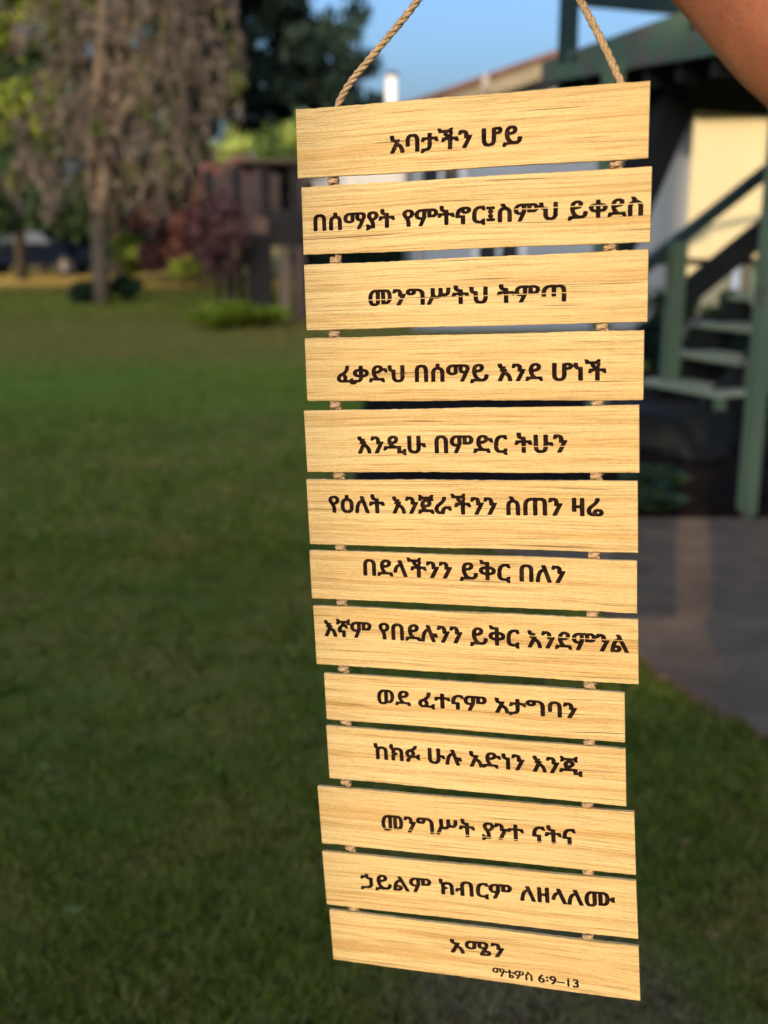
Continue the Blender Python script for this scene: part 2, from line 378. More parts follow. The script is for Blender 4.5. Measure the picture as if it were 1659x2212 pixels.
# ==================================================================== THE HANGING SIGN
OR = Vector((0.0, 0.95407, 1.25072)); EX = Vector((0.94464, -0.32089, 0.06838)).normalized(); EZ = Vector((-0.04485, 0.08015, 0.99577))
EZ = (EZ - EX * EZ.dot(EX)).normalized(); EY = EZ.cross(EX)           # EY points away from the viewer
SM = Matrix((EX, EY, EZ)).transposed().to_4x4(); SM.translation = OR
sign = empty('hanging_sign', OR, 'hanging sign of thirteen pale wooden planks with burnt lettering, strung on jute rope', 'sign')
sign.matrix_world = SM
PL = [(85.6, 320.9, 299.8, 57.7, -1.68), (86.9, 256.0, 299.7, 57.9, -1.52), (84.9, 191.3, 298.5, 57.1, -0.98), (81.5, 127.7, 298.3, 56.6, -0.88),
      (77.4, 64.9, 298.9, 56.3, -0.02), (75.9, -0.7, 299.0, 61.1, 0.05), (74.9, -60.5, 299.2, 46.1, -0.21), (75.7, -118.7, 299.4, 57.5, 0.17),
      (73.4, -178.7, 280.5, 46.0, 0.17), (73.4, -234.6, 281.7, 53.3, 0.36), (71.0, -298.3, 301.8, 59.4, 1.28), (72.3, -363.5, 302.3, 56.3, 1.80), (75.1, -425.0, 300.2, 53.7, 1.46)]
TX = ['አባታችን ሆይ', 'በሰማያት የምትኖር፤ስምህ ይቀደስ', 'መንግሥትህ ትምጣ', 'ፈቃድህ በሰማይ እንደ ሆነች', 'እንዲሁ በምድር ትሁን', 'የዕለት እንጀራችንን ስጠን ዛሬ', 'በደላችንን ይቅር በለን',
      'እኛም የበደሉንን ይቅር እንደምንል', 'ወደ ፈተናም አታግባን', 'ከክፉ ሁሉ አድነን እንጂ', 'መንግሥት ያንተ ናትና', 'ኃይልም ክብርም ለዘላለሙ', 'አሜን']
TP = [(-64.4, -13.2, 49.4, -12.1, 15.0), (-139.6, -9.0, 144.1, -8.5, 14.5), (-89.6, -9.2, 83.9, -10.5, 14.4), (-119.6, -11.9, 119.6, -12.1, 15.3), (-99.1, -11.4, 90.5, -11.1, 16.1),
      (-128.7, -0.3, 121.7, 0.1, 16.1), (-96.9, 0.7, 89.6, 0.9, 16.0), (-140.0, -0.6, 142.3, -1.1, 16.3), (-87.8, -3.8, 99.4, -4.1, 14.9), (-93.6, -3.0, 103.3, -1.2, 15.7),
      (-87.3, -9.8, 98.9, -7.0, 16.5), (-113.6, -6.2, 132.3, -0.1, 15.5), (-27.3, -2.4, 26.3, -1.1, 14.9)]
# line where the burn skipped, in metres on the plank: height, slope, from x
SK = {1: (0.0012, 0.0, 0.040), 2: (-0.0035, 0.004, -0.2), 7: (0.0098, 0.0, 0.055), 10: (-0.0068, 0.006, -0.2), 4: (-0.0055, 0.0, 0.03), 12: (0.9, 0, 0)}
TH = 0.0045
def glyph_mesh(text, p, jit=0.00011, bold=(0.00088, 0.00056), thick=0.00022):
    """lettering as a slightly proud burnt layer: outline of each letter, swollen and made uneven like a burn"""
    cu = bpy.data.curves.new('t', 'FONT'); cu.body = text; cu.size = 1
    o = bpy.data.objects.new('t', cu); COL.objects.link(o); bpy.context.view_layer.update()
    c = o.to_curve(bpy.context.evaluated_depsgraph_get())
    loops = []
    for sp in c.splines:
        bp = sp.bezier_points; n = len(bp); L = []
        for i in range(n):
            a, b = bp[i], bp[(i + 1) % n]
            straight = (a.handle_right - a.co).length < 1e-5 and (b.handle_left - b.co).length < 1e-5
            p0, p1, p2, p3 = [np.array(v[:2]) for v in (a.co, a.handle_right, b.handle_left, b.co)]
            m = max(2, min(10, int(np.linalg.norm(p3 - p0) / 0.035)))
            for k in range(m):
                s = k / m; L.append(p0 * (1 - s) ** 3 + 3 * p1 * s * (1 - s) ** 2 + 3 * p2 * s * s * (1 - s) + p3 * s ** 3)
        if len(L) > 2: loops.append(np.array(L))
    o.to_curve_clear(); bpy.data.objects.remove(o)
    allp = np.concatenate(loops); x0, x1 = allp[:, 0].min(), allp[:, 0].max()
    u0, v0, u1, v1, h = [q / 1000 for q in p]
    sx = (u1 - u0 - 2 * bold[0]) / (x1 - x0); sy = (h - 2 * bold[1]) / 0.724
    c_ = 0.00013; mg = 0.0016
    nx = int((u1 - u0 + 2 * mg) / c_); zlo = min(0, allp[:, 1].min() * sy) - mg; zhi = allp[:, 1].max() * sy + mg; nz = int((zhi - zlo) / c_)
    B = np.zeros((nz, nx), bool); xs_ = (np.arange(nx) + .5) * c_ - mg
    segs = np.concatenate([np.concatenate([L, np.roll(L, -1, 0)], 1) for L in loops]); segs = segs * np.array([sx, sy, sx, sy]); segs[:, [0, 2]] += bold[0] - x0 * sx; segs[:, [1, 3]] += bold[1]
    for r in range(nz):                       # scanline fill, non-zero winding
        z = zlo + (r + .5) * c_; m = (segs[:, 1] > z) != (segs[:, 3] > z)
        if not m.any(): continue
        q = segs[m]; xc = q[:, 0] + (z - q[:, 1]) * (q[:, 2] - q[:, 0]) / (q[:, 3] - q[:, 1]); sg = np.where(q[:, 3] > q[:, 1], 1, -1); o_ = np.argsort(xc); xc = xc[o_]; sg = np.cumsum(sg[o_])
        B[r] = np.concatenate([[0], sg])[np.searchsorted(xc, xs_)] != 0
    D = np.zeros_like(B); ax, az = bold[0] / c_, bold[1] / c_        # swell the strokes like a burn
    for dz in range(-int(az) - 1, int(az) + 2):
        for dx in range(-int(ax) - 1, int(ax) + 2):
            if (dx / (ax + .3)) ** 2 + (dz / (az + .3)) ** 2 <= 1: D |= np.roll(np.roll(B, dz, 0), dx, 1)
    f_ = D.astype(float)
    def blur(a, k):
        for ax_ in (0, 1): a = sum(np.roll(a, i, ax_) for i in range(-k, k + 1)) / (2 * k + 1)
        return a
    nzf = blur(rng.normal(0, 1, B.shape), 2); nzf /= nzf.std(); nz2 = blur(rng.normal(0, 1, B.shape), 5); nz2 /= nz2.std()
    D = (blur(blur(f_, 2), 1) + 0.07 * nzf + 0.06 * nz2) > .5
    v = []; f = []; y = -TH / 2 - 0.00006
    for r in range(nz):
        e = np.flatnonzero(np.diff(np.concatenate([[0], D[r].astype(np.int8), [0]]))); z = zlo + r * c_
        for a_, b_ in zip(e[::2], e[1::2]):
            n_v = len(v); xa_, xb_ = a_ * c_ - mg, b_ * c_ - mg
            sl = (v1 - v0) / max(u1 - u0, 1e-6)
            za_, zb_ = v0 + z + sl * xa_, v0 + z + sl * xb_
            v += [(u0 + xa_, y, za_), (u0 + xb_, y, zb_), (u0 + xb_, y, zb_ + c_), (u0 + xa_, y, za_ + c_)]; f.append((n_v, n_v + 1, n_v + 2, n_v + 3))
    me = bpy.data.meshes.new('lettering'); me.from_pydata(v, [], f); me.update(); return me
def plank_mesh(W, H):
    nx = 70; X = np.linspace(-W / 2, W / 2, nx); v = []; f = []
    ph = random.random() * 9
    jt = [0.00022 * math.sin(x * 45 + ph) + random.gauss(0, 0.00012) for x in X]; jb = [0.00022 * math.sin(x * 38 + 2 * ph) + random.gauss(0, 0.00012) for x in X]
    c = 0.0005
    for i, x in enumerate(X):
        e = 1 if 0 < i < nx - 1 else 0; cc = c
        t, b = H / 2 + jt[i], -H / 2 + jb[i]; y = TH / 2
        if not e: xx = x
        else: xx = x
        for (yy, zz) in ((-y, b + cc), (-y, t - cc), (-y + cc, t), (y - cc, t), (y, t - cc), (y, b + cc), (y - cc, b), (-y + cc, b)): v.append((xx, yy, zz))
    for i in range(nx - 1):
        for k in range(8): f.append((i * 8 + k, i * 8 + (k + 1) % 8, (i + 1) * 8 + (k + 1) % 8, (i + 1) * 8 + k))
    f.append(tuple(range(8))[::-1]); f.append(tuple((nx - 1) * 8 + k for k in range(8)))
    me = bpy.data.meshes.new('plank'); me.from_pydata(v, [], f); me.update(); return me
ords = ['top', 'second', 'third', 'fourth', 'fifth', 'sixth', 'seventh', 'eighth', 'ninth', 'tenth', 'eleventh', 'twelfth', 'bottom']
for i, (cx, cz, W, H, a) in enumerate(PL):
    me = plank_mesh(W / 1000, H / 1000); me.materials.append(M['wood'])
    o = link('plank', me, None, sign, (cx / 1000, 0, cz / 1000), (0, -rad(a), 0))
    tone = (0.75, .45, .5, .2, .1, .0, .15, .1, .1, .2, .15, .35, .1)[i]
    o['tone'] = tone
    o['grain_seed'] = (i * 1.37, i * 0.71, i * 2.13)
    o['label'] = '%s plank of the sign, pale sawn wood with %s' % (ords[i], 'one short burnt word and a small verse number' if i == 12 else 'a line of burnt lettering')
    l = link('lettering', glyph_mesh(TX[i], TP[i]), M['burn'], o); l['tone'] = tone; l['grain_seed'] = (i * 1.37, i * 0.71, i * 2.13); l['skipped_line'] = SK.get(i, (0.9, 0.0, 0.0))
    if i == 12:
        l2 = link('verse_number', glyph_mesh('ማቴዎስ 6፡9–13', (13.0, -20.8, 95.1, -21.8, 9.0), 0.00007, (0.00045, 0.00028)), M['burn'], o); l2['grain_seed'] = (i * 1.37, i * 0.71, i * 2.13); l2['skipped_line'] = (0.9, 0.0, 0.0)

def twisted(pts, r=0.0031, strands=3, pitch=0.021, step=0.0012, flip=1):
    P_ = [Vector(p) for p in pts]
    # resample catmull-rom
    Q = []
    for i in range(len(P_) - 1):
        p0, p1, p2, p3 = P_[max(i - 1, 0)], P_[i], P_[i + 1], P_[min(i + 2, len(P_) - 1)]
        n = max(2, int((p2 - p1).length / step))
        for k in range(n):
            s = k / n; Q.append(0.5 * ((2 * p1) + (p2 - p0) * s + (2 * p0 - 5 * p1 + 4 * p2 - p3) * s * s + (3 * p1 - p0 - 3 * p2 + p3) * s ** 3))
    Q.append(P_[-1]); mb = MB(); ref = Vector((0, 1, 0)); fr = []; L = 0
    for i, q in enumerate(Q):
        t = (Q[min(i + 1, len(Q) - 1)] - Q[max(i - 1, 0)]).normalized(); ref = (ref - t * ref.dot(t)).normalized(); fr.append((q, ref.copy(), t.cross(ref), L))
        if i < len(Q) - 1: L += (Q[i + 1] - q).length
    for s in range(strands):
        path = []; rr = []
        for (q, u, v, l) in fr:
            a = flip * 2 * math.pi * l / pitch + s * 2 * math.pi / strands
            path.append(q + (u * math.cos(a) + v * math.sin(a)) * r * 0.5); rr.append(r * 0.56 * (1 + 0.10 * random.uniform(-1, 1)))
        mb.tube(path, rr, 7)
    # yarn fibres lying along the strands and stray hairs
    for k in range(int(L / 0.0011)):
        i = random.randrange(2, len(fr) - 3); q, u, v, l = fr[i]; a = random.random() * 6.283; d = (u * math.cos(a) + v * math.sin(a))
        t = (fr[i + 1][0] - q).normalized(); side = t.cross(d)
        p0 = q + d * r * 0.9; tl = random.uniform(0.002, 0.006); out = random.uniform(-0.1, 0.35) if random.random() < 0.8 else random.uniform(0.3, 1.0)
        p1 = p0 + (t * random.choice((-1, 1)) * 0.85 + side * random.uniform(-.4, .7) + d * out) * tl; wv = side * 0.00010
        pm_ = (p0 + p1) / 2 + d * 0.0003
        mb.add([p0 - wv, p0 + wv, pm_ + wv, p1, pm_ - wv], [(0, 1, 2, 3, 4)])
    return mb
bk = 0.0062
lp = [(-28.3, 350), (-31, 330), (-33, 292), (-34.4, 224.4), (-39.1, 160.6), (-41.6, 97.2), (-41.8, 33.2), (-44, -34), (-45.5, -86.7), (-47.3, -151.7), (-48, -204.2), (-51.4, -266), (-50.3, -334.1), (-50, -398)]
rp = [(214.3, 342), (212, 325), (210.2, 285.2), (204.8, 221.1), (198.1, 158.1), (193.7, 95.1), (191.8, 33.6), (189.1, -34.7), (187.3, -87.2), (184.2, -151.7), (183.2, -204.4), (180.9, -264), (180.7, -328.7), (179.8, -393)]
HAND = (0.1254, 0.000, 0.522)
left = [(HAND[0] - 0.012, 0.0, HAND[2]), (0.088, 0.0, 0.476), (0.0508, 0.0, 0.430), (0.012, 0.0005, 0.394), (-0.012, 0.002, 0.373), (-0.025, 0.0045, 0.358)] + [(x / 1000, bk, z / 1000) for x, z in lp]
right = [(HAND[0] + 0.012, 0.0, HAND[2]), (0.155, 0.0, 0.462), (0.1822, 0.0, 0.4125), (0.1985, 0.0005, 0.3805), (0.2095, 0.003, 0.356)] + [(x / 1000, bk, z / 1000) for x, z in rp]
twisted(left).build('rope', M['rope'], sign, smooth=True)
twisted(right, flip=1).build('rope', M['rope'], sign, smooth=True)
for side in (lp[2:], rp[2:]):
    for (x, z) in side:
        mb = twisted([(x / 1000 - .0012 + 0.0042 * math.cos(a) * 0.8, bk - 0.0035 + 0.003 * math.sin(a), z / 1000 + 0.0005 * a - .0025) for a in np.linspace(0, 9.5, 16)], r=0.0022, step=0.001)
        mb.build('knot', M['rope'], sign, smooth=True)

# ==================================================================== THE PERSON HOLDING IT (only the bent arm is in view)
def skin_obj(name, pts, edges, rads, mat, parent, sub=2, root=0):
    me = bpy.data.meshes.new(name); me.from_pydata([tuple(p) for p in pts], edges, []); o = link(name, me, mat, parent)
    sk = o.modifiers.new('skin', 'SKIN'); sk.use_smooth_shade = True
    for i, r in enumerate(rads):
        d = me.skin_vertices[0].data[i]; d.radius = (r, r) if not hasattr(r, '__len__') else r; d.use_root = (i == root)
    ss = o.modifiers.new('sub', 'SUBSURF'); ss.levels = sub; ss.render_levels = sub; return o
hw = SM @ Vector(HAND)
PERS = Vector((0.38, 0.28, 0))
per = empty('person', PERS, 'person holding up the sign with a bare raised arm at the top right', 'person')
def rel(v): return Vector(v) - PERS
wrist = hw + Vector((0.045, -0.03, -0.004)); m0 = at(1555, -108, 0.83); m1 = at(1662, 10, 0.785); elbow = at(1795, 146, 0.725); sh = Vector((0.525, 0.40, 1.535))
body = [rel(v) for v in [(0.37, 0.22, 1.02), (0.34, 0.25, 1.20), (0.315, 0.27, 1.38), (0.32, 0.29, 1.53), (0.315, 0.28, 1.62), (0.275, 0.27, 1.72), (0.268, 0.27, 1.83),
        sh, (sh + elbow) / 2, elbow, m1, m0, wrist, hw + Vector((0.018, -0.012, 0.0)),
        (0.22, 0.20, 1.50), (0.20, 0.12, 1.22), (0.20, 0.16, 0.98), (0.20, 0.17, 0.90),
        (0.32, 0.24, 0.93), (0.31, 0.22, 0.50), (0.30, 0.22, 0.08), (0.30, 0.32, 0.035), (0.48, 0.24, 0.93), (0.49, 0.22, 0.50), (0.50, 0.22, 0.08), (0.50, 0.32, 0.035)]]
be = [(0, 1), (1, 2), (2, 3), (3, 4), (4, 5), (5, 6), (3, 7), (7, 8), (8, 9), (9, 10), (10, 11), (11, 12), (12, 13), (3, 14), (14, 15), (15, 16), (16, 17), (0, 18), (18, 19), (19, 20), (20, 21), (0, 22), (22, 23), (23, 24), (24, 25)]
brd = [(.15, .11), (.13, .10), (.15, .11), (.09, .08), .052, .085, .06, .060, .053, .050, .047, .045, .030, (.034, .018), .055, .04, .027, .03, .09, .058, .04, .035, .09, .058, .04, .035]
skin_obj('body', body, be, brd, M['skin'], per)
# fingers closed round the rope
fb = hw + Vector((0.018, -0.012, 0.0))
for k in range(4):
    z = 0.020 - k * 0.0145; L = (0.9, 1.0, 0.95, 0.8)[k]
    pts = [rel(fb + Vector((0.010, 0.0, z))), rel(fb + Vector((-0.012 * L, -0.014, z + .002))), rel(fb + Vector((-0.036 * L, -0.006, z))), rel(fb + Vector((-0.040 * L, 0.014, z - .002))), rel(fb + Vector((-0.022 * L, 0.024, z - .003)))]
    skin_obj('finger', pts, [(0, 1), (1, 2), (2, 3), (3, 4)], [.0095, .009, .0085, .0078, .0068], M['skin'], per)
skin_obj('thumb', [rel(fb + Vector(v)) for v in ((0.03, .004, .012), (0.012, .02, .034), (-.008, .026, .036), (-.026, .02, .03))], [(0, 1), (1, 2), (2, 3)], [.013, .0115, .010, .008], M['skin'], per)
M['cloth'] = mottled('dark_cotton', (0.03, 0.035, 0.05), (0.05, 0.055, 0.08), 6, 0.9, 0.3, fine=400, bd=.001)
M['denim'] = mottled('denim', (0.03, 0.05, 0.10), (0.05, 0.08, 0.15), 6, 0.9, 0.3, fine=400, bd=.001)
sv = [body[i] for i in (0, 1, 2, 3)] + [body[7].lerp(body[3], .35), body[14], body[14].lerp(body[15], .5)]
skin_obj('tee_shirt', sv, [(0, 1), (1, 2), (2, 3), (3, 4), (3, 5), (5, 6)], [(.165, .125), (.145, .115), (.165, .125), (.10, .09), .075, .068, .06], M['cloth'], per, root=1)
skin_obj('trousers', [body[i] for i in (0, 18, 19, 20, 22, 23, 24)], [(0, 1), (1, 2), (2, 3), (0, 4), (4, 5), (5, 6)], [(.17, .128), .10, .072, .06, .10, .072, .06], M['denim'], per)
hd = body[5] + Vector((0, 0, .03))
M['hair'] = mottled('dark_hair', (0.008, 0.006, 0.005), (0.02, 0.014, 0.01), 30, 0.5, 0.6, stretch=(1, 1, .1), fine=300, bd=.003)
skin_obj('hair', [hd + Vector((0, -.03, .05)), hd + Vector((0, -.06, -.02)), hd + Vector((0, -.07, -.12)), hd + Vector((0, .01, .07))], [(3, 0), (0, 1), (1, 2)], [.095, .09, .06, .08], M['hair'], per)
M['eye'] = mottled('eye_white', (.6, .6, .58), (.7, .7, .68), 3, .2, 0)
for sx in (-1, 1):
    MB().tube([hd + Vector((sx * .032, .078 + d, .005)) for d in (0, .012)], [.013, .008], 10).build('eye', M['eye'], per, True)
skin_obj('nose', [hd + Vector((0, .085, .01)), hd + Vector((0, .105, -.028))], [(0, 1)], [.009, .015], M['skin'], per)
M['lip'] = mottled('lip', (.22, .07, .05), (.28, .09, .06), 10, .4, 0)
skin_obj('mouth', [hd + Vector((-.024, .084, -.055)), hd + Vector((0, .094, -.055)), hd + Vector((.024, .084, -.055))], [(0, 1), (1, 2)], [.005, .009, .005], M['lip'], per, root=1)
for sx in (-1, 1):
    skin_obj('ear', [hd + Vector((sx * .088, 0, .015)), hd + Vector((sx * .09, 0, -.02))], [(0, 1)], [.014, .01], M['skin'], per)

# ==================================================================== DECK WITH STAIRS
def peel_mat(name, g1, g2, bare, amt=0.62):
    m, t, b = newmat(name, 0.55, 0.35)
    v = coords(t); n = noise(t, v, 3.1, 4, 0.62, 0.2); n2 = noise(t, v, 40, 3); n3 = noise(t, v, 1.7, 2)
    paint = ramp(t, n3, [(0.3, g1), (0.7, g2)]); k = ramp(t, n, [(amt - .03, 0.0), (amt + .02, 1.0)])
    c = mix(t, k, paint, mix(t, n2, (bare[0] * .5, bare[1] * .5, bare[2] * .5), bare)); t.links.new(c, b.inputs['Base Color'])
    bump(t, b, math_(t, 'SUBTRACT', n2, math_(t, 'MULTIPLY', k, 1.0)), 0.3, 0.004); return m
M['green'] = peel_mat('worn_green_paint', (0.105, 0.150, 0.082), (0.14, 0.185, 0.10), (0.17, 0.13, 0.09), 0.60)
M['fascia'] = peel_mat('peeling_green_paint', (0.066, 0.112, 0.068), (0.085, 0.135, 0.082), (0.15, 0.125, 0.10), 0.515)
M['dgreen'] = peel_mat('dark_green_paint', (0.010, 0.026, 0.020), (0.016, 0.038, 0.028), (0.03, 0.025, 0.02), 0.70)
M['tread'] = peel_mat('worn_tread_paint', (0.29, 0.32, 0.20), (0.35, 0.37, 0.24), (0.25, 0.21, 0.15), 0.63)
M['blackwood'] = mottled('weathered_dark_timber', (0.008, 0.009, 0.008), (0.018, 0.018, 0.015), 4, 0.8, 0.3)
deck = empty('deck', (2.0, 7.5, 0), 'raised timber deck with peeling green fascia standing on green posts at the upper right', 'deck')
DO = Vector((2.0, 7.5, 0))
def dp(v): return Vector(v) - DO
U = Vector((0.89, 0.46, 0)).normalized(); V_ = Vector((0.46, -0.89, 0)).normalized(); UP = Vector((0, 0, 1))
FA = at(1168, 184, 7.5); FB = at(1700, 82, 0.0 + 5.75)          # lower edge of the fascia board
FA = Vector((FA.x, FA.y, 2.40)); FB = Vector((2.22, 5.56, 2.40))
fd = (FB - FA).normalized(); fn = Vector((-fd.y, fd.x, 0))
if fn.x < 0: fn = -fn
def slab(vs, th, nrm): # quad extruded
    a = [Vector(v) for v in vs]; b = [v + nrm * th for v in a]
    return a + b, [(0, 1, 2, 3), (7, 6, 5, 4), (0, 4, 5, 1), (1, 5, 6, 2), (2, 6, 7, 3), (3, 7, 4, 0)]
L_ = (FB - FA).length
q = [dp(FA), dp(FB), dp(FB + UP * 0.36), dp(FA + UP * 0.135)]
mb = MB(); mb.add(*slab(q, 0.045, fn)); bevel(mb.build('fascia', M['fascia'], deck))
# knots and bolts in the fascia
for k in (0.14, 0.56):
    MB().tube([dp(FA.lerp(FB, k) + UP * (.10 + .12 * k) - fn * 0.012), dp(FA.lerp(FB, k) + UP * (.10 + .12 * k) + fn * .01)], 0.022, 10).build('bolt', M['blackwood'], deck)
# joists and boards behind the fascia
for k in range(9):
    a = FA.lerp(FB, (k + 0.5) / 9) + fn * 0.05
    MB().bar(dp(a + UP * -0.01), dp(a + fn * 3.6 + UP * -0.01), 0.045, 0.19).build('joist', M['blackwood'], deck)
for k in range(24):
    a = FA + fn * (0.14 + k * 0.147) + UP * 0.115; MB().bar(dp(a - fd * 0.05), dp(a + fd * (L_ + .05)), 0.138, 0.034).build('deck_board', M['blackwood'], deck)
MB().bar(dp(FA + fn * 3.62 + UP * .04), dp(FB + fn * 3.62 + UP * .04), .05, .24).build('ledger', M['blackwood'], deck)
def post(px0, py0, Y, z0, z1, w, mat, name='post', parent=deck, f=dp):
    p = at(px0, py0, Y); o = MB().box(f((p.x, p.y, (z0 + z1) / 2)), (w, w, z1 - z0), Matrix.Rotation(math.atan2(V_.y, V_.x), 3, 'Z')).build(name, mat, parent); return bevel(o, .005)
post(1612, 1110, 5.62, 0, 2.42, 0.080, M['green'])
post(1290, 870, 6.75, 0, 2.42, 0.098, M['green'])
# upper railing: corner post and a broad dark rail running away to the right
cp = at(1228, 60, 7.35)
bevel(MB().box(dp((cp.x, cp.y, 2.95)), (.094, .094, .9), Matrix.Rotation(.4, 3, 'Z')).build('railing_post', M['dgreen'], deck), .005)
ra = at(1243, -28, 7.35); rb = at(1560, 8, 8.6)
MB().bar(dp(ra + Vector((0, 0, .02))), dp(rb + Vector((0, 0, 0.02))), .09, .24).build('rail', M['dgreen'], deck)
MB().bar(dp(ra + Vector((-.03, 0, .30))), dp(ra + Vector((-.03, 0, .30)) + U * 3.4), .12, .05).build('rail', M['dgreen'], deck)
# knee brace from the post up to the deck
k0 = at(1318, 560, 6.8); k1 = at(1468, 205, 7.0)
MB().bar(dp(k0), dp(k1), .10, .22).build('brace', M['blackwood'], deck)
k0 = at(1340, 450, 6.95); k1 = at(1450, 150, 7.3)
MB().bar(dp(k0), dp(k1), .10, .16).build('brace', M['blackwood'], deck)
# big dark diagonal stringer of the flight, from the newel up to the right
def flight():
    st = empty('staircase', (1.79, 7.52, 0), 'open green timber staircase with handrail climbing to the right under the deck', 'staircase')
    O = Vector((1.79, 7.52, 0)); r = lambda v: Vector(v) - O
    BL = Vector((1.79, 7.52, 0.47)); run = 0.245; rise = 0.185; wd = 0.74
    for k in range(0, 9):
        c = BL + U * (run * k + 0.13) + V_ * (wd / 2) + UP * (rise * k)
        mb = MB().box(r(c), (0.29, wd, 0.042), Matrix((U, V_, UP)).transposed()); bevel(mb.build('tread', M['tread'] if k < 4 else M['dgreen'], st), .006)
        if k < 4:
            e = BL + U * (run * k + 0.035) + V_ * (wd - 0.03) + UP * (rise * k - 0.112); MB().box(r(e), (.075, .04, .175), Matrix((U, V_, UP)).transposed()).build('cleat', M['green'], st)
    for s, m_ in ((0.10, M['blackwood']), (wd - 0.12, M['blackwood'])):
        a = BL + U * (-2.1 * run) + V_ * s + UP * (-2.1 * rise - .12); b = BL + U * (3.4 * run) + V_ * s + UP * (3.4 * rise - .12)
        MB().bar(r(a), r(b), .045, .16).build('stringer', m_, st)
    MB().box(r(BL + U * -.15 + V_ * (wd / 2) + UP * -.28), (.55, wd, .36), Matrix((U, V_, UP)).transposed()).build('landing', M['blackwood'], st)
    # newel and handrail
    n0 = at(1447, 800, 7.42)
    bevel(MB().box(r((n0.x, n0.y, .92)), (.098, .098, .98), Matrix.Rotation(math.atan2(V_.y, V_.x), 3, 'Z')).build('newel_post', M['green'], st), .005)
    h0 = at(1385, 582, 7.44); h1 = at(1760, 288, 7.7)
    bevel(MB().bar(r(h0), r(h1), .09, .075).build('handrail', M['dgreen'], st), .006)
    s0 = at(1440, 668, 7.46); s1 = at(1800, 378, 7.9)
    bevel(MB().bar(r(s0), r(s1), .07, .165).build('guard_rail', M['blackwood'], st), .006)
    b0 = at(1370, 565, 7.9); b1 = at(1750, 566, 8.3)
    MB().bar(r(b0), r(b1), .05, .045).build('cross_rail', M['blackwood'], st)
flight()

# ==================================================================== YELLOW HOUSE
def side_mat(name, c1, c2, rough=.55):
    return mottled(name, c1, c2, 1.2, rough, 0.15, 0.3, fine=25)
M['yellow'] = side_mat('yellow_siding', (0.46, 0.385, 0.20), (0.51, 0.43, 0.23))
M['greysid'] = side_mat('grey_siding', (0.30, 0.32, 0.34), (0.36, 0.38, 0.40))
M['white'] = mottled('white_paint', (0.72, 0.72, 0.70), (0.80, 0.80, 0.78), 3, .5, .1)
M['whiteglossy'] = mottled('white_metal', (0.78, 0.78, 0.76), (0.84, 0.84, 0.82), 3, .3, .05)
def glass_mat():
    m, t, b = newmat('window_glass', 0.06, 0.6); v = coords(t); c = ramp(t, noise(t, v, 1.5, 2), [(0.3, (.012, .014, .016)), (0.7, (.03, .035, .04))]); t.links.new(c, b.inputs['Base Color']); return m
M['glass'] = glass_mat()
M['roof'] = mottled('brown_shingle', (0.11, 0.055, 0.035), (0.17, 0.085, 0.055), 3, .9, .6, fine=14, bd=.02)
M['tan'] = mottled('tan_trim', (0.20, 0.16, 0.10), (0.26, 0.21, 0.13), 3, .7, .1)
M['found'] = mottled('concrete_foundation', (0.16, 0.15, 0.13), (0.22, 0.20, 0.18), 4, .9, .3)
YH = 15.0
c0 = at(1491, 500, YH); HX = c0.x
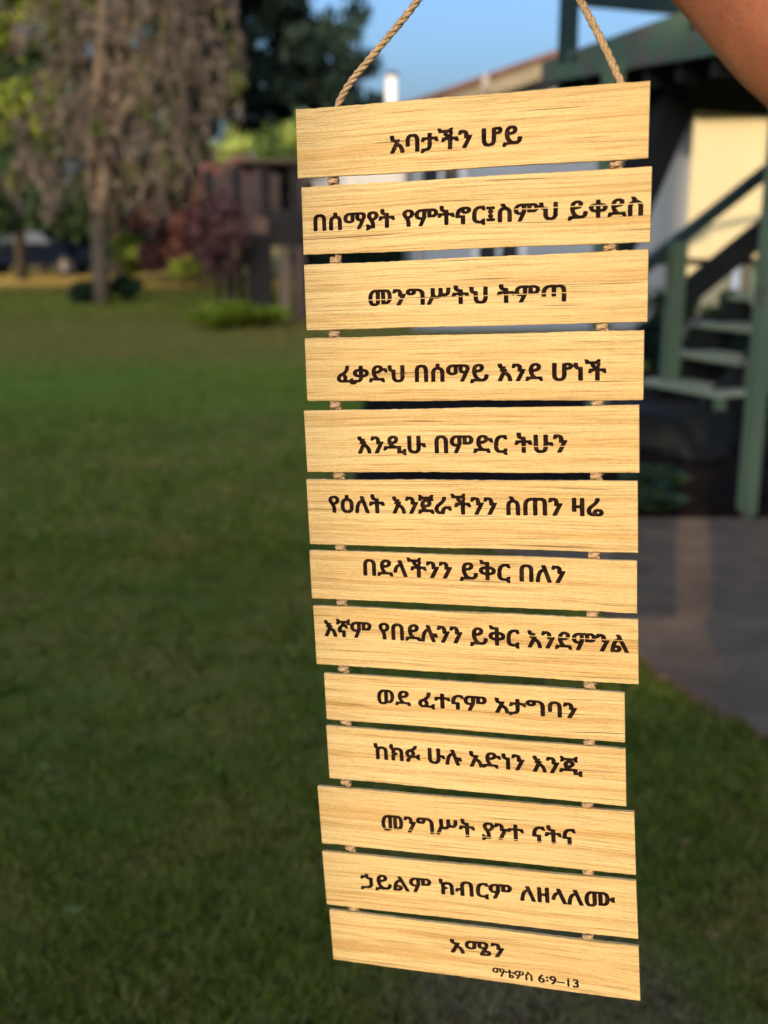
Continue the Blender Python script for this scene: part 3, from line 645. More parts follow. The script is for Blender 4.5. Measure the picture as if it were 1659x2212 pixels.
def house_yellow():
    O = Vector((HX, YH, 0)); h = empty('yellow_house', O, 'single storey house with sunlit pale yellow lap siding behind the stairs', 'house', rz=rad(-14))
    top = at(1550, 240, YH).z; wx = 9.0; dpt = 7.0
    MB().box((wx / 2 + .03, dpt / 2 + .05, top / 2 + .1), (wx - .06, dpt - .06, top)).build('wall', M['yellow'], h)
    MB().box((wx / 2, dpt / 2, .18), (wx + .02, dpt + .02, .36)).build('foundation', M['found'], h)
    e = 0.105; n = int((top - .36) / e)
    mb = MB(); mb.add([(0, 0, 0), (wx, 0, 0), (wx, 0.022, e), (0, 0.022, e), (0, .04, 0), (wx, .04, 0), (wx, .04, e), (0, .04, e)], [(0, 1, 2, 3), (0, 4, 5, 1), (2, 6, 7, 3), (0, 3, 7, 4), (1, 5, 6, 2), (4, 7, 6, 5)])
    me = mb.mesh('siding_board')
    for k in range(n): link('siding_board', me, M['yellow'], h, (0, 0, .37 + k * e))
    MB().box((-.012, .03, top / 2 + .18), (.07, .10, top - .36)).build('corner_trim', M['yellow'], h)
    # window right of the downspout, door-like green panel and dark opening
    def win(px0, px1, py0, py1, frame, pane):
        a = at(px0, py1, YH); b = at(px1, py0, YH); cx, cz, ww, hh = (a.x + b.x) / 2 - HX, (a.z + b.z) / 2, b.x - a.x, b.z - a.z
        f = MB(); 
        for s in (-1, 1): f.box((cx + s * ww / 2, -.03, cz), (.07, .07, hh + .07)); f.box((cx, -.031, cz + s * hh / 2), (ww - .07, .068, .07))
        fo = f.build('window', frame, h); MB().box((cx, -.012, cz), (ww, .02, hh)).build('pane', pane, fo)
        MB().box((cx, -.05, cz - hh / 2 - .05), (ww + .16, .12, .04)).build('sill', frame, fo)
    win(1604, 1700, 560, 664, M['tan'], mottled('green_blind', (.30, .34, .18), (.38, .42, .24), 2, .8, 0))
    dk = at(1612, 670, YH); MB().box((dk.x - HX + .35, -.04, dk.z - .36), (.8, .06, .7)).build('basement_hatch', M['blackwood'], h)
    # downspout with elbow
    p0 = at(1590, 515, YH); p1 = at(1584, 668, YH); x0 = at(1584, 600, YH).x - HX
    zt, zb = at(1584, 548, YH).z, at(1584, 690, YH).z
    ds = MB(); ds.tube([(x0 + .75, -.20, zt + .42), (x0 + .12, -.16, zt + .12), (x0, -.10, zt - .1), (x0, -.10, zb + .1), (x0 - .03, -.22, zb)], .062, 8)
    ds.build('downspout', M['whiteglossy'], h, True)
    for zz in (zt - .12, zb + .22): MB().box((x0, -.07, zz), (.17, .17, .05)).build('bracket', M['white'], h)
    # eave, gutter and roof
    MB().box((wx / 2, -.15, top + .03), (wx + .5, .44, .05)).build('soffit', M['white'], h)
    MB().box((wx / 2, -.42, top + .06), (wx + .5, .11, .12)).build('gutter', M['white'], h)
    r = MB(); r.add([(-.3, -.45, top + .12), (wx + .3, -.45, top + .12), (wx + .3, dpt / 2, top + 1.2), (-.3, dpt / 2, top + 1.2), (-.3, dpt + .4, top + .12), (wx + .3, dpt + .4, top + .12)], [(0, 1, 2, 3), (3, 2, 5, 4), (0, 3, 4), (1, 5, 2), (0, 4, 5, 1)])
    r.build('roof', M['roof'], h)
house_yellow()

# ==================================================================== GREY HOUSE (gable end towards us)
YG = 16.5
M['whiteb2'] = mottled('cream_enamel', (.34, .31, .25), (.40, .37, .30), 3, .5, .1)
def house_grey():
    l = at(893, 500, YG).x; rr = at(1487, 500, YG).x; O = Vector((l, YG, 0)); W = rr - l
    h = empty('grey_house', O, 'grey sided house with brown gable roof and tan rake board behind the sign', 'house')
    zl = at(893, 236, YG).z; za = at(1190, 128, YG).z
    MB().add([(0, .05, 0), (W, .05, 0), (W, .05, zl), (W / 2, .05, za - .25), (0, .05, zl), (0, 8, 0), (W, 8, 0), (W, 8, zl), (W / 2, 8, za - .25), (0, 8, zl)],
             [(0, 1, 2, 3, 4), (9, 8, 7, 6, 5), (0, 4, 9, 5), (1, 6, 7, 2)]).build('wall', M['greysid'], h)
    e = .16; n = int(zl / e)
    me = MB().add([(0, 0, 0), (W, 0, 0), (W, .02, e), (0, .02, e), (0, .045, 0), (W, .045, 0), (W, .045, e), (0, .045, e)], [(0, 1, 2, 3), (0, 4, 5, 1), (2, 6, 7, 3), (0, 3, 7, 4), (1, 5, 6, 2)]).mesh('siding_board')
    for k in range(n): link('siding_board', me, M['greysid'], h, (0, 0, .02 + k * e))
    # shed roof planes, rake boards in tan, vent
    s = (za - zl) / (W / 2)
    for sg, x0 in ((1, 0), (-1, W)):
        a = Vector((x0 - sg * .5, -.45, zl - s * .5)); b = Vector((W / 2, -.45, za))
        mb = MB(); mb.add([a, b, b + Vector((0, 9, 0)), a + Vector((0, 9, 0)), a + UP * .09, b + UP * .09, b + Vector((0, 9, .09)), a + Vector((0, 9, .09))], [(3, 2, 1, 0), (4, 5, 6, 7), (0, 1, 5, 4), (2, 3, 7, 6), (0, 4, 7, 3), (1, 2, 6, 5)])
        mb.build('roof', M['roof'], h)
        mb = MB(); mb.add([a + Vector((sg * .05, .02, -.02)), b + Vector((0, .02, -.02)), b + Vector((0, .02, -.22)), a + Vector((sg * .05, .02, -.22))] , [(0, 1, 2, 3)])
        mb.v += [(v[0], v[1] + .04, v[2]) for v in mb.v]; mb.f += [(7, 6, 5, 4), (0, 4, 5, 1), (1, 5, 6, 2), (2, 6, 7, 3), (3, 7, 4, 0)]
        mb.build('rake_board', M['tan'], h)
    v = at(1050, 180, YG - .5); MB().tube([(v.x - l, -.40, v.z - .1), (v.x - l, -.40, v.z + .13)], [.07, .06], 12).build('gable_vent', M['whiteb2'], h, True)  # pale vent by the rake, gives no light
    # window with cream curtain glimpsed between the planks
    for (p0, p1, q0, q1) in ((1025, 1128, 515, 610), (905, 1000, 330, 420)):
        a = at(p0, q1, YG); b = at(p1, q0, YG); cx, cz, ww, hh = (a.x + b.x) / 2 - l, (a.z + b.z) / 2, b.x - a.x, b.z - a.z
        f = MB()
        for sg in (-1, 1): f.box((cx + sg * ww / 2, -.02, cz), (.09, .06, hh + .09)); f.box((cx, -.021, cz + sg * hh / 2), (ww - .09, .058, .09))
        f.box((cx, -.022, cz), (.05, .05, hh - .1)); fo = f.build('window', M['white'], h); MB().box((cx, -.01, cz), (ww, .015, hh)).build('pane', M['glass'], fo)
    # downpipe at the corner
    MB().tube([(.06, -.06, .1), (.06, -.06, zl - .2), (.2, -.2, zl)], .05, 8).build('downpipe', M['white'], h, True)
house_grey()
# white flue pipe on a low shed far behind, and picket fence seen through the gaps
ch = at(846, 230, 27); 
shed = empty('white_shed', (ch.x, 27, 0), 'white shed far behind the top planks with a tall white flue pipe', 'shed')
zt = at(846, 240, 27).z - .35
sw = 4.6
M['whiteb'] = mottled('white_boards', (.42, .42, .40), (.52, .51, .48), 2, .6, .15)
MB().box((.3, 1.5, zt / 2), (sw, 3, zt)).build('wall', M['whiteb'], shed)
for k in range(15): MB().box((.3 - sw / 2 + .16 + k * .305, -.02, zt / 2), (.29, .03, zt - .02)).build('wall_board', M['whiteb'], shed)
MB().add([(.3 - sw / 2 - .2, -.3, zt), (.3 + sw / 2 + .2, -.3, zt), (.3 + sw / 2 + .2, 3.2, zt + .25), (.3 - sw / 2 - .2, 3.2, zt + .25), (.3 - sw / 2 - .2, -.3, zt + .07), (.3 + sw / 2 + .2, -.3, zt + .07), (.3 + sw / 2 + .2, 3.2, zt + .32), (.3 - sw / 2 - .2, 3.2, zt + .32)],
         [(3, 2, 1, 0), (4, 5, 6, 7), (0, 1, 5, 4), (1, 2, 6, 5), (2, 3, 7, 6), (3, 0, 4, 7)]).build('roof', M['roof'], shed)
zc = at(846, 160, 27).z
_hx = at(790, 500, 25.5).x
MB().tube([(0, .3, zt - .2), (0, .3, zc)], .145, 14).build('flue_pipe', M['whiteglossy'], shed, True)
MB().tube([(0, .3, zc), (0, .3, zc + .03), (0, .3, zc + .10)], [.19, .19, .05], 14).build('flue_cap', mottled('dark_metal', (.04, .04, .045), (.07, .07, .075), 3, .5, .1), shed, True)

# ==================================================================== TREES AND SHRUBS
def leafcloud(name, C, n, sx, sz, size, mat, parent, elong=1.6, droop=0.0, org=Vector((0, 0, 0)), spread=1.0):
    """C: (m,4) clump centres + radius. leaf quads scattered through the clumps"""
    m = len(C); idx = rng.integers(0, m, n); c = C[idx]
    d = rng.normal(0, 1, (n, 3)); d /= np.linalg.norm(d, axis=1, keepdims=True); rr = rng.random(n) ** 0.55
    p = c[:, :3] + d * (rr * c[:, 3])[:, None] * np.array([sx, sx, sz])
    a = rng.normal(0, 1, (n, 3)); a[:, 2] = a[:, 2] * (1 + 2 * droop) - droop * 2.0; a /= np.linalg.norm(a, axis=1, keepdims=True)
    b = np.cross(a, rng.normal(0, 1, (n, 3))); b /= np.linalg.norm(b, axis=1, keepdims=True)
    s = size * (0.6 + 0.8 * rng.random(n))[:, None]
    a = a * s * elong; b = b * s * 0.55
    V = np.stack([p - a, p + b, p + a, p - b], 1) - np.array(org)
    return quads(name, V, mat, parent)
def ell(n, c, r, rmin=.3, rmax=.6, hollow=0.0, cond=None):
    out = []
    while len(out) < n:
        d = rng.normal(0, 1, 3); d /= np.linalg.norm(d); k = hollow + (1 - hollow) * rng.random() ** 0.5
        p = np.array(c) + d * k * np.array(r)
        if cond is None or cond(p): out.append([*p, rmin + (rmax - rmin) * rng.random()])
    return np.array(out)
def bark(name, a, b): return mottled(name, a, b, 3, .95, .9, .1, stretch=(1, 1, .25), fine=16, bd=.03)
M['bark1'] = bark('grey_brown_bark', (.11, .085, .065), (.22, .165, .12)); M['bark2'] = bark('dark_bark', (.04, .03, .025), (.08, .06, .045))
def limbs(base, tops, r0, rt, mat, parent, org, twigs=0, tw_len=1.0, tw_droop=-.3):
    mb = MB()
    for T in tops:
        pts = [Vector(p) - org for p in T]; m = len(pts); mb.tube(pts, [r0 * (1 - i / (m - 1)) + rt * i / (m - 1) if i else r0 for i in range(m)], 9)
        for _ in range(twigs):
            k = random.uniform(.35, .98) * (m - 1); i = int(k); i = min(i, m - 2); p = pts[i].lerp(pts[i + 1], k - i); a = random.random() * 6.28; L = tw_len * random.uniform(.4, 1)
            d = Vector((math.cos(a), math.sin(a), random.uniform(-.1, .5))); q1 = p + d * L * .5; q2 = q1 + Vector((d.x, d.y, d.z + tw_droop * 2)) * L * .5; mb.tube([p, q1, q2], [r0 * .18, r0 * .1, r0 * .04], 5)
    return mb.build('trunk', mat, parent, True)
def tree(name, label, base, tops, r0, clouds, mleaf, mbark, cat='tree', group=None, twigs=10, tw=1.2, droop=-.3, **kw):
    base = Vector(base); t = empty(name, base, label, cat, group)
    limbs(base, tops, r0, r0 * kw.get('rt', .25), mbark, t, base, twigs, tw, droop)
    for i, (C, n, size) in enumerate(clouds): leafcloud('crown', C, n, 1, kw.get('sz', .9), size, mleaf[i] if isinstance(mleaf, list) else mleaf, t, kw.get('elong', 1.6), kw.get('lean', 0), base)
    return t
M['f_brown'] = foliage('dead_needles', (0.060, 0.050, 0.042), (0.125, 0.096, 0.074), (0.19, 0.15, 0.115), 1.1, .2, .8)
M['f_olive'] = foliage('olive_needles', (0.035, 0.055, 0.018), (0.08, 0.10, 0.03), (0.17, 0.17, 0.055), 1.1, .3, .8)
M['f_lime'] = foliage('lime_leaves', (0.10, 0.17, 0.02), (0.26, 0.33, 0.04), (0.42, 0.45, 0.09), .9, .45)
M['f_dark'] = foliage('dark_needles', (0.008, 0.020, 0.014), (0.014, 0.032, 0.020), (0.024, 0.046, 0.028), .8, .1)
M['f_deep'] = foliage('deep_green_leaves', (0.016, 0.034, 0.014), (0.028, 0.055, 0.020), (0.05, 0.085, 0.03), .8, .2)
M['f_pale'] = foliage('pale_green_leaves', (0.26, 0.36, 0.05), (0.38, 0.46, 0.08), (0.48, 0.54, 0.16), .35, .2)
M['f_red'] = foliage('burgundy_leaves', (0.13, 0.050, 0.052), (0.22, 0.085, 0.080), (0.30, 0.15, 0.12), 1.2, .3)
M['f_host'] = foliage('hosta_leaves', (0.32, 0.42, 0.03), (0.42, 0.50, 0.05), (0.50, 0.56, 0.08), 2.0, .4)  # leaf colour raised to stand in for a sun patch on them
M['f_jun'] = foliage('juniper', (0.010, 0.025, 0.010), (0.020, 0.045, 0.016), (0.03, 0.06, 0.02), 1.5, .1)

# 1. the forked tree with brown, drooping, half-dead foliage
TB = gr(222, 657)
def pt(px, py, Y): return at(px, py, Y)
t1 = [[TB + Vector((0, 0, -.1)), pt(216, 560, TB.y), pt(212, 450, TB.y), pt(200, 400, TB.y), pt(198, 300, TB.y), pt(212, 180, TB.y), pt(222, 60, TB.y), pt(225, -150, TB.y), pt(230, -380, TB.y)],
      [pt(214, 470, TB.y), pt(228, 380, TB.y), pt(240, 290, TB.y + .1), pt(262, 150, TB.y + .2), pt(270, 0, TB.y + .2), pt(300, -200, TB.y + .2)],
      [pt(250, 270, TB.y), pt(300, 200, TB.y - .4), pt(350, 90, TB.y - .7), pt(380, -60, TB.y - .8)]]
TY = TB.y
def px2c(px, py, Y, r): p = at(px, py, Y); return [p.x, p.y, p.z, r]
C = []
for px, py, w_, h_, n in [(130, 60, 90, 120, 9), (330, 60, 150, 130, 22), (330, 220, 120, 110, 15), (150, 260, 90, 90, 9), (90, 330, 60, 80, 7), (300, 340, 130, 60, 10), (100, 420, 60, 60, 5), (230, 120, 90, 110, 9), (420, 130, 70, 90, 8), (310, 430, 80, 50, 5)]:
    for _ in range(int(n * 2.6)): C.append(px2c(px + random.gauss(0, w_ * .62), py + random.gauss(0, h_ * .62), TY + random.uniform(-1.6, 1.6), random.uniform(.10, .34)))
for _ in range(60): C.append(px2c(random.uniform(40, 470), random.uniform(-420, -20), TY + random.uniform(-1.8, 1.8), random.uniform(.25, .5)))
C = np.array(C); Co = C[rng.integers(0, len(C), 26)].copy(); Co[:, :3] += rng.normal(0, .35, (26, 3)); Co[:, 3] *= .6
browning = tree('conifer_tree', 'tall forked tree with browning drooping foliage and pale bare trunk, left on the lawn', TB, t1, .17,
     [(C, 4500, .05), (Co, 2500, .055)], [M['f_brown'], M['f_olive']], M['bark1'], twigs=40, tw=1.5, droop=-.5, sz=1.5, elong=2.6, lean=.6, rt=.5)

def strands(name, n, leaves, size, mat, parent, org, box):
    V = []
    for _ in range(n):
        px, py, dy = box(); p = np.array(at(px, py, TY + dy)); L = random.uniform(.35, 1.3); dr = rng.normal(0, .16, 2); k = int(leaves * L)
        s_ = rng.random(k); q = p + np.stack([dr[0] * s_ * L, dr[1] * s_ * L, -s_ * L], 1) + rng.normal(0, .035, (k, 3))
        a = rng.normal(0, .5, (k, 3)); a[:, 2] -= .8; a /= np.linalg.norm(a, axis=1, keepdims=True); b = np.cross(a, rng.normal(0, 1, (k, 3))); b /= np.linalg.norm(b, axis=1, keepdims=True)
        sz = size * (.5 + rng.random(k))[:, None]; V.append(np.stack([q - a * sz * 2.2, q + b * sz * .5, q + a * sz * 2.2, q - b * sz * .5], 1))
    return quads(name, np.concatenate(V) - np.array(org), mat, parent)
def bx1():
    while True:
        px, py = random.gauss(290, 108), random.uniform(-420, 350)
        if -40 < px < 520 and py < 430 - 0.004 * (px - 230) ** 2 + 40: return px, py, random.uniform(-1.8, 1.8) if abs(px - 225) > 60 else random.uniform(.1, 1.8)
strands('crown', 470, 58, .026, M['f_brown'], browning, TB, bx1); strands('crown', 260, 50, .030, M['f_olive'], browning, TB, bx1)
# 2. broad leafy tree at the left edge, yellow-green leaves catching the sun
B2 = gr(-60, 640)
C = []
for px, py, w_, h_, n in [(20, 120, 70, 140, 16), (60, 300, 60, 90, 8), (0, 460, 40, 70, 6), (120, 200, 50, 100, 8), (-80, 200, 90, 220, 22), (150, 40, 50, 50, 4)]:
    for _ in range(n): C.append(px2c(px + random.uniform(-w_, w_), py + random.uniform(-h_, h_), 25 + random.uniform(-1.5, 1.5), random.uniform(.25, .5)))
for _ in range(50): C.append(px2c(random.uniform(-250, 150), random.uniform(-350, -20), 25 + random.uniform(-2, 2), random.uniform(.3, .6)))
C = np.array(C); k = rng.random(len(C)) < .5
tree('leafy_tree', 'broad leafy tree at the left edge with yellow green leaves catching the sun', (B2.x, 25, 0),
     [[(B2.x, 25, -.1), (B2.x + .1, 25, 1.5), (B2.x, 25, 3), (B2.x + .3, 25, 5), (B2.x + .2, 25, 7.5)], [(B2.x, 25, 2.4), (B2.x + 1, 25, 4), (B2.x + 1.6, 25, 6)]], .2,
     [(C[k], 12000, .085), (C[~k], 8000, .085)], [M['f_lime'], M['f_deep']], M['bark2'], twigs=16)

# 3. big dark spruce whose skirt hangs over the yard
B3 = at(655, 600, 27); 
def spruce(name, label, bx, by, ztip, zlow, rlow, n, dens=1, mleaf=None, tx=0.0):
    C = []
    for _ in range(n):
        f_ = random.random() ** 1.3; z = zlow + (ztip - zlow) * f_; R = rlow * (1 - f_) ** .8 * random.uniform(.35, 1.05); a = random.random() * 6.283
        C.append([bx + R * math.cos(a), by + R * math.sin(a), z - R * .18, random.uniform(.25, .55)])
    t = empty(name, (bx, by, 0), label, 'tree'); o = Vector((bx, by, 0))
    mb = MB(); mb.tube([(tx, 0, -.1), (tx, 0, zlow + .3), (tx * .4, 0, ztip * .55), (0, 0, ztip)], [.26, .22, .14, .03], 9)
    for c in C[::3]: mb.tube([Vector((0, 0, c[2] + .3)), Vector((c[0], c[1], c[2])) - o], [.05, .015], 4)
    mb.build('trunk', M['bark2'], t, True); leafcloud('crown', np.array(C), int(26000 * dens), 1.1, .75, .075, mleaf or M['f_dark'], t, 2.2, .3, o); return t
spruce('spruce_tree', 'big dark blue green spruce filling the top behind the left rope', at(560, 500, 28).x, 28, 16, 4.7, 3.0, 560, 1.9, tx=at(690, 500, 28).x - at(560, 500, 28).x)

# 4. pale green trees far behind, in full sun
def round_tree(name, label, px, pytop, pybot, wpx, Y, n, size, mleaf, group, trunk=.18, mb_=None, gapy=1.0):
    p = at(px, 500, Y); zt_ = at(px, pytop, Y).z; zb_ = max(.0, at(px, pybot, Y).z); R = wpx / 2 / F * Y
    C = ell(34, (p.x, Y, (zt_ + zb_) / 2), (R * .85, R * .8, (zt_ - zb_) / 2 * .85), R * .16, R * .34, .2)
    t = empty(name, (p.x, Y, 0), label, 'tree' if trunk > .08 else 'shrub', group); o = Vector((p.x, Y, 0))
    mb = MB(); mb.tube([(0, 0, -.05), (0, 0, zb_ + .3), (0, 0, (zb_ + zt_) / 2)], [trunk, trunk * .8, trunk * .4], 8)
    for c in C[::4]: mb.tube([Vector((0, 0, zb_ + .2)), Vector((c[0], c[1], c[2])) - o], [trunk * .4, trunk * .12], 5)
    mb.build('trunk' if trunk > .08 else 'stem', mb_ or M['bark2'], t, True)
    leafcloud('crown' if trunk > .08 else 'foliage', C, n, 1, gapy, size, mleaf, t, 1.5, 0, o); return t
gp = 'pale green trees far behind the yard'
round_tree('deciduous_tree', 'pale green sunlit tree far behind, immediately left of the top plank', 640, 240, 420, 220, 44, 7000, .12, M['f_pale'], gp)
round_tree('deciduous_tree', 'pale green sunlit tree far behind, above the wooden playhouse', 530, 270, 430, 200, 46, 6500, .12, M['f_pale'], gp)
round_tree('deciduous_tree', 'pale green far tree partly behind the browning tree, farthest left of its kind', 400, 300, 450, 150, 48, 8000, .13, M['f_pale'], gp)
# dark trees closing the view along the far side of the lawn
gd = 'dark trees along the far side of the lawn'
for px, tp, w_, lab in [(-60, 330, 230, 'dark tree behind the parked car, at the left picture edge'), (90, 300, 240, 'dark tree rising behind the parked car, left of the pale trunk'), (215, 330, 200, 'dark tree directly behind the pale forked trunk'),
                       (310, 350, 190, 'dark tree between the forked trunk and the burgundy shrub'), (440, 400, 170, 'dark low tree behind the burgundy shrub')]:
    round_tree('evergreen_tree', lab, px, tp, 560, w_, 41, 9000, .15, M['f_deep'] if px != 440 else M['f_dark'], gd)
gb = 'tall dark trees behind the lawn'
for px, tp, w_, lab in [(40, -60, 250, 'tall dark tree behind the leafy tree at the left edge'), (250, -80, 260, 'tall dark tree directly behind the browning tree'), (415, -60, 170, 'tall dark tree between the browning tree and the spruce')]:
    round_tree('dark_tree', lab, px, tp, 440, w_, 33, 4000, .11, M['f_deep'], gb, .2)
round_tree('hedge_bush', 'dark bush in front of the white shed, seen through the gap below the second plank', 760, 475, 640, 330, 25.5, 12000, .07, M['f_dark'], None, .05)
for px, tp, bt, w_, Y_, lab in [(1425, 690, 800, 90, 10.6, 'dark bush seen between the sign and the stair newel post'), (1590, 700, 800, 150, 10.4, 'dark bush seen through the open stair treads'), (1500, 740, 810, 90, 11.2, 'small dark bush behind the stairs, just right of the newel post')]:
    round_tree('bush', lab, px, tp, bt, w_, Y_, 3500, .045, M['f_dark'], None, .04)
# shrubs
round_tree('shrub', 'burgundy leaved shrub at the far side of the lawn beside the playhouse', 385, 350, 600, 215, 30, 13000, .075, M['f_red'], None, .05)
round_tree('shrub', 'small burgundy shrub low under the playhouse platform', 470, 530, 600, 90, 29, 4000, .06, M['f_red'], None, .05)
round_tree('shrub', 'loose yellow green shrub right of the forked trunk', 285, 500, 590, 90, 31, 2600, .08, M['f_lime'], None, .04)
round_tree('shrub', 'thin yellow green shrub under the burgundy foliage', 395, 560, 602, 80, 28.5, 1000, .07, M['f_lime'], None, .04)
for px, py, w_, h_, lab in [(180, 655, 60, 45, 'low dark juniper bush left of the forked trunk'), (258, 652, 70, 56, 'low dark juniper bush right of the forked trunk')]:
    Y = gr(px, py).y; round_tree('juniper_bush', lab, px, py - h_, py - 4, w_ + 14, Y, 6000, .045, M['f_jun'], 'junipers round the forked trunk', .04)
def plants(name, label, pxs, mleaf, ph, lw, nl, group, seed=0):
    for (px, py, s, lab) in pxs:
        p = gr(px, py); t = empty(name, p, lab, 'plant', group)
        mb = MB()
        for k in range(nl):
            a = random.random() * 6.283; L = s * random.uniform(.6, 1.1); el = random.uniform(.75, 1.45); d = Vector((math.cos(a) * math.cos(el), math.sin(a) * math.cos(el), math.sin(el)))
            b0 = d * L * .5; tip = b0 + Vector((d.x, d.y, d.z * .1 - .1)) * L * .7; sd = Vector((-math.sin(a), math.cos(a), 0)) * lw * s * random.uniform(.7, 1.1); m_ = (b0 + tip) / 2
            mb.add([Vector((0, 0, 0)), b0 + sd * .3, m_ + sd, tip, m_ - sd, b0 - sd * .3], [(0, 1, 2, 3), (0, 3, 4, 5)])
        mb.build('leaves', mleaf, t); MB().tube([(0, 0, -.02), (0, 0, s * .3)], .012, 5).build('stem', mleaf, t)
plants('hosta', '', [(460, 712, .62, 'bright yellow green hosta, leftmost of the four in front of the playhouse'), (497, 708, .78, 'tallest yellow green hosta, second from the left in front of the playhouse'),
                     (533, 706, .66, 'yellow green hosta at the foot of the dark playhouse post'), (578, 704, .60, 'yellow green hosta nearest the sign, below the brown post')], M['f_host'], 0, .22, 90, 'hostas in front of the playhouse')
plants('weed', '', [(1425, 1110, .30, 'leafy weed in the dark bed right of the sixth plank'), (1412, 1070, .34, 'taller leafy weed in the dark bed close to the plank edge')], M['f_deep'], 0, .25, 26, 'weeds in the dark bed')
for (px, py, lab) in [(1615, 775, 'leafy plant behind the stair treads near the right post')]:
    p = at(px, py, 9.3); t = empty('leafy_plant', (p.x, p.y, 0), lab, 'plant'); C = ell(10, (p.x, p.y, p.z - .3), (.25, .3, .35), .08, .16)
    leafcloud('foliage', C, 1500, 1, 1, .03, M['f_lime'], t, 1.5, 0, Vector((p.x, p.y, 0))); MB().tube([(0, 0, -.05), (0, 0, p.z - .2)], .02, 6).build('stem', M['bark2'], t)
p = at(1530, 725, 13.8); t = empty('leafy_plant', (p.x, p.y, 0), 'scrubby plant against the foot of the yellow wall', 'plant')
leafcloud('foliage', ell(16, (p.x, p.y, .35), (1.1, .3, .35), .1, .22), 3000, 1, 1, .035, M['f_deep'], t, 1.5, 0, Vector((p.x, p.y, 0))); MB().tube([(0, 0, -.05), (0, 0, .5)], .02, 6).build('stem', M['bark2'], t)

# ==================================================================== WOODEN PLAYHOUSE
M['pwood'] = mottled('weathered_boards', (.070, .045, .035), (.15, .095, .072), 3, .9, .4, stretch=(1, 1, .3), fine=20)
M['pwood2'] = mottled('sunlit_board', (.17, .095, .065), (.26, .15, .10), 3, .85, .3, fine=20)  # warm sunlight on the front board put into its colour
M['pdark'] = mottled('dark_boards', (.020, .016, .014), (.045, .036, .030), 3, .9, .4, fine=20)
M['pbrown'] = mottled('brown_post', (.17, .115, .075), (.25, .17, .115), 4, .9, .4, stretch=(1, 1, .3), fine=20)
YP = gr(560, 690).y
def playhouse():
    O = gr(560, 690); h = empty('playhouse', O, 'weathered wooden playhouse on tall posts left of the sign', 'playhouse')
    X = lambda px: at(px, 500, YP).x - O.x; Z = lambda py: at(560, py, YP).z
    x0, x1 = X(445), X(668); zf = Z(490)
    for k in range(9):   # platform boards
        MB().box(((x0 + x1) / 2, .1 + k * .165, zf - .13), (x1 - x0, .155, .035)).build('floor_board', M['pwood'], h)
    MB().box(((X(489) + X(580)) / 2, -.05, (Z(470) + Z(504)) / 2), (X(580) - X(489), .05, Z(470) - Z(504))).build('front_board', M['pwood2'], h)
    MB().box((X(620) - .02, -.04, (Z(455) + Z(504)) / 2), (X(660) - X(584), .05, Z(455) - Z(504))).build('front_board', M['pdark'], h)
    MB().box(((x0 + x1) / 2, .02, (Z(506) + Z(532)) / 2), (x1 - x0 - .3, .12, Z(506) - Z(532))).build('beam', M['pdark'], h)
    n = 11
    for k in range(n):   # wall boards, two missing where light comes through
        xx = x0 + (k + .5) * (x1 - x0) / n
        if k in (8,): 
            MB().box((xx, .0, Z(475)), ((x1 - x0) / n - .015, .025, Z(462) - Z(488))).build('wall_board', M['pwood'], h); continue
        zt_ = Z(366 + 14 * math.sin(k * 1.9)); MB().box((xx, .0 + .004 * (k % 2), (zt_ + Z(470)) / 2), ((x1 - x0) / n - .015, .025, zt_ - Z(470))).build('wall_board', M['pwood'] if k % 3 else M['pdark'], h)
    for px, wv, mt in ((556, .40, M['pdark']), (611, .17, M['pbrown']), (644, .17, M['pwood'])):
        MB().box((X(px) + .02, .05, Z(530) / 2), (wv, .17, Z(530))).build('post', mt, h)
    MB().box((X(470), 1.35, Z(505) / 2), (.12, .12, Z(505))).build('post', M['pdark'], h)
    MB().bar((X(590), .05, Z(600)), (X(545), .05, Z(515)), .06, .07).build('brace', M['pdark'], h)
    MB().box(((x0 + x1) / 2, 1.5, (Z(360) + Z(470)) / 2), (x1 - x0, .03, (Z(400) - Z(470)))).build('back_wall', M['pdark'], h)
    r = MB(); r.add([(X(520), -.15, Z(352)), (x1 + .1, -.15, Z(352)), (x1 + .1, 1.7, Z(375)), (X(520), 1.7, Z(375))], [(0, 1, 2, 3)]); r.v += [(a, b, c + .05) for a, b, c in r.v]
    r.f += [(7, 6, 5, 4), (0, 4, 5, 1), (1, 5, 6, 2), (2, 6, 7, 3), (3, 7, 4, 0)]; r.build('roof', M['pwood'], h)
playhouse()
round_tree('shrub', 'thin purplish shrub rising behind the playhouse boards', 515, 340, 460, 170, YP + 2.3, 1800, .05, M['f_red'], None, .04)
round_tree('shrub', 'loose dull purple shrub standing in front of the left end of the playhouse', 468, 380, 610, 130, YP - .5, 1500, .045, M['f_red'], None, .04)
round_tree('shrub', 'thin purplish shrub overhanging the playhouse boards, its twigs above the lit front board', 520, 345, 450, 170, YP + 1.4, 1500, .05, M['f_red'], None, .04)
pp = at(545, 380, 24); tag(MB().tube([(0, 0, 0), (0, 0, at(545, 325, 24).z)], .07, 10).build('pipe', M['found'], None, True, loc=(pp.x, 24, 0)), 'pale upright pipe rising behind the playhouse roof', 'pipe')

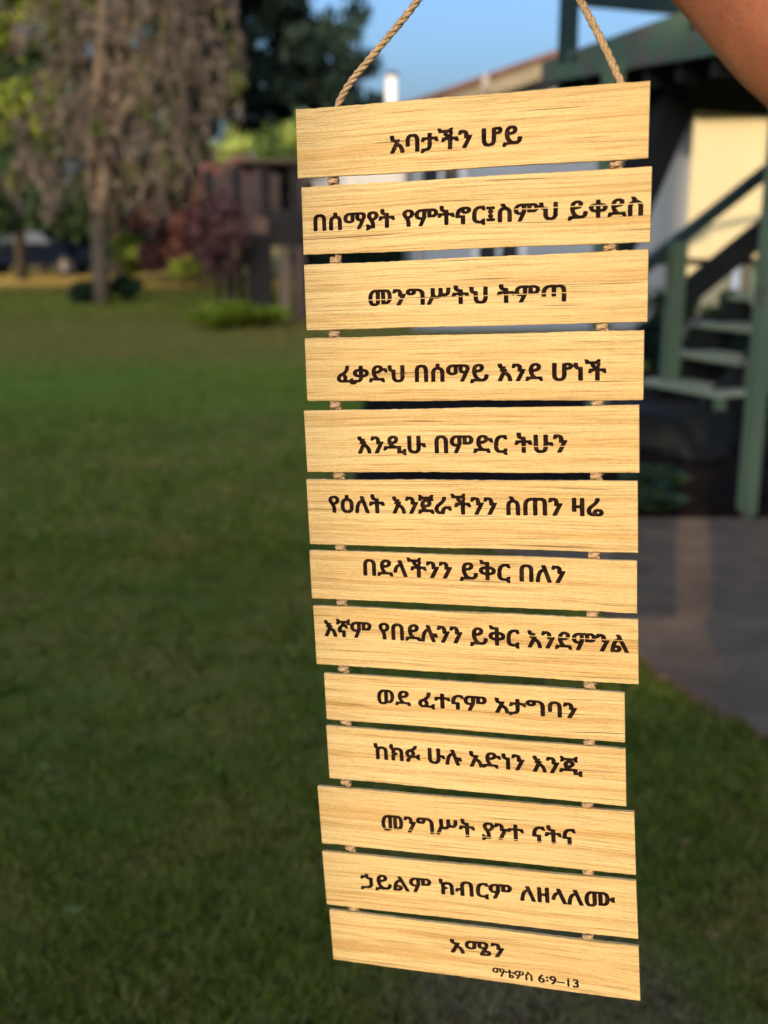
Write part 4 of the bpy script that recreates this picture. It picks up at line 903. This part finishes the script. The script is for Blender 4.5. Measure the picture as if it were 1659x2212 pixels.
# ==================================================================== PARKED CAR far left, shade put into its near-black paint
def car():
    Y = 36.5; O = Vector((at(75, 590, Y).x, Y, 0)); h = empty('parked_car', O, 'dark blue car parked side on at the far left edge of the lawn', 'car')
    mp_ = mottled('shaded_blue_car_paint', (.004, .006, .012), (.006, .009, .017), 2, .9, 0, .02); mg = mottled('car_glass', (.06, .07, .09), (.09, .11, .14), 1, .3, 0, .1); mt_ = mottled('tyre', (.015, .015, .015), (.025, .025, .025), 5, .8, .2); mr = mottled('wheel_rim', (.12, .09, .08), (.17, .13, .11), 5, .4, .1)
    prof = [(-2.1, .35), (2.05, .35), (2.12, .62), (2.0, .86), (1.15, .98), (.55, 1.42), (-.95, 1.46), (-1.75, 1.02), (-2.1, .95)]
    n = len(prof); mb = MB(); mb.add([(x, -.82, z) for x, z in prof] + [(x, .82, z) for x, z in prof], [tuple(range(n))[::-1], tuple(range(n, 2 * n))] + [(i, (i + 1) % n, (i + 1) % n + n, i + n) for i in range(n)])
    bevel(mb.build('body', mp_, h), .06, 3)
    for q in ([(-1.5, 1.02), (-.55, 1.02), (-.55, 1.38), (-.95, 1.38)], [(-.45, 1.02), (.85, 1.02), (.5, 1.38), (-.45, 1.38)]):
        for s in (-1, 1): MB().add([(x, s * .835, z) for x, z in q], [(0, 1, 2, 3)]).build('window', mg, h)
    for x in (-1.35, 1.3):
        for s in (-1, 1):
            wl = MB().tube([(x, s * .66, .33), (x, s * .86, .33)], .33, 20).build('wheel', mt_, h); MB().tube([(x, s * .85, .33), (x, s * .88, .33)], .2, 14).build('rim', mr, wl)
    for s in (-.6, .6): MB().box((2.08, s, .72), (.08, .3, .12)).build('headlight', mg, h)
    for s in (-.7, .7): MB().box((-2.11, s, .85), (.05, .2, .18)).build('tail_light', mottled('red_lens', (.3, .02, .02), (.35, .03, .03), 3, .2, 0), h)
car()

# ==================================================================== UNSEEN SUN BLOCKER BEHIND THE CAMERA, added to shade the lawn
# made-up house walls; the opening is shaped so sun reaches the sign
M['blocker_wall'] = mottled('stucco', (.32, .30, .27), (.42, .40, .36), 2, .9, .3, fine=30)
YB = -22.0; CA, SA = math.cos(-SUN_AZ), math.sin(-SUN_AZ)
hb = empty('sun_blocker', (0, YB, 0), 'unseen sun blocker added behind the viewer, its shadow covering the lawn', 'house')
def ux(u, y): return (u + SA * y) / CA          # x of a sun ray with lateral offset u
def zb(z1, y=YB): return z1 + 0.24 / CA * (1 - y)  # height at y of the ray that passes y = 1 at height z1
xa = ux(-.53, YB); xr = ux(9.0, YB); xm = ux(.17, YB)
HT = zb(7.0); HR = zb(3.95); HB = zb(.66); HO = zb(1.78)
MB().box(((xa - 34) / 2, -.3, HT / 2), (xa + 34, .6, HT)).build('wall', M['blocker_wall'], hb)
MB().box(((xa + xm) / 2, -.2, HB / 2), (xm - xa, .4, HB)).build('lower_blocker', M['blocker_wall'], hb)
MB().box(((xa + xm) / 2, -.2, (HO + HR) / 2), (xm - xa, .4, HR - HO)).build('upper_blocker', M['blocker_wall'], hb)
MB().box(((xm + xr) / 2, -.2, HR / 2), (xr - xm, .4, HR)).build('wall', M['blocker_wall'], hb)
for k in range(8):  # windows dressed onto the unseen blocker
    f = MB().box((-32 + k * 3, .01, 5.6), (1.3, .06, 1.5)).build('window', M['white'], hb); MB().box((-32 + k * 3, .045, 5.6), (1.1, .02, 1.3)).build('pane', M['glass'], f)
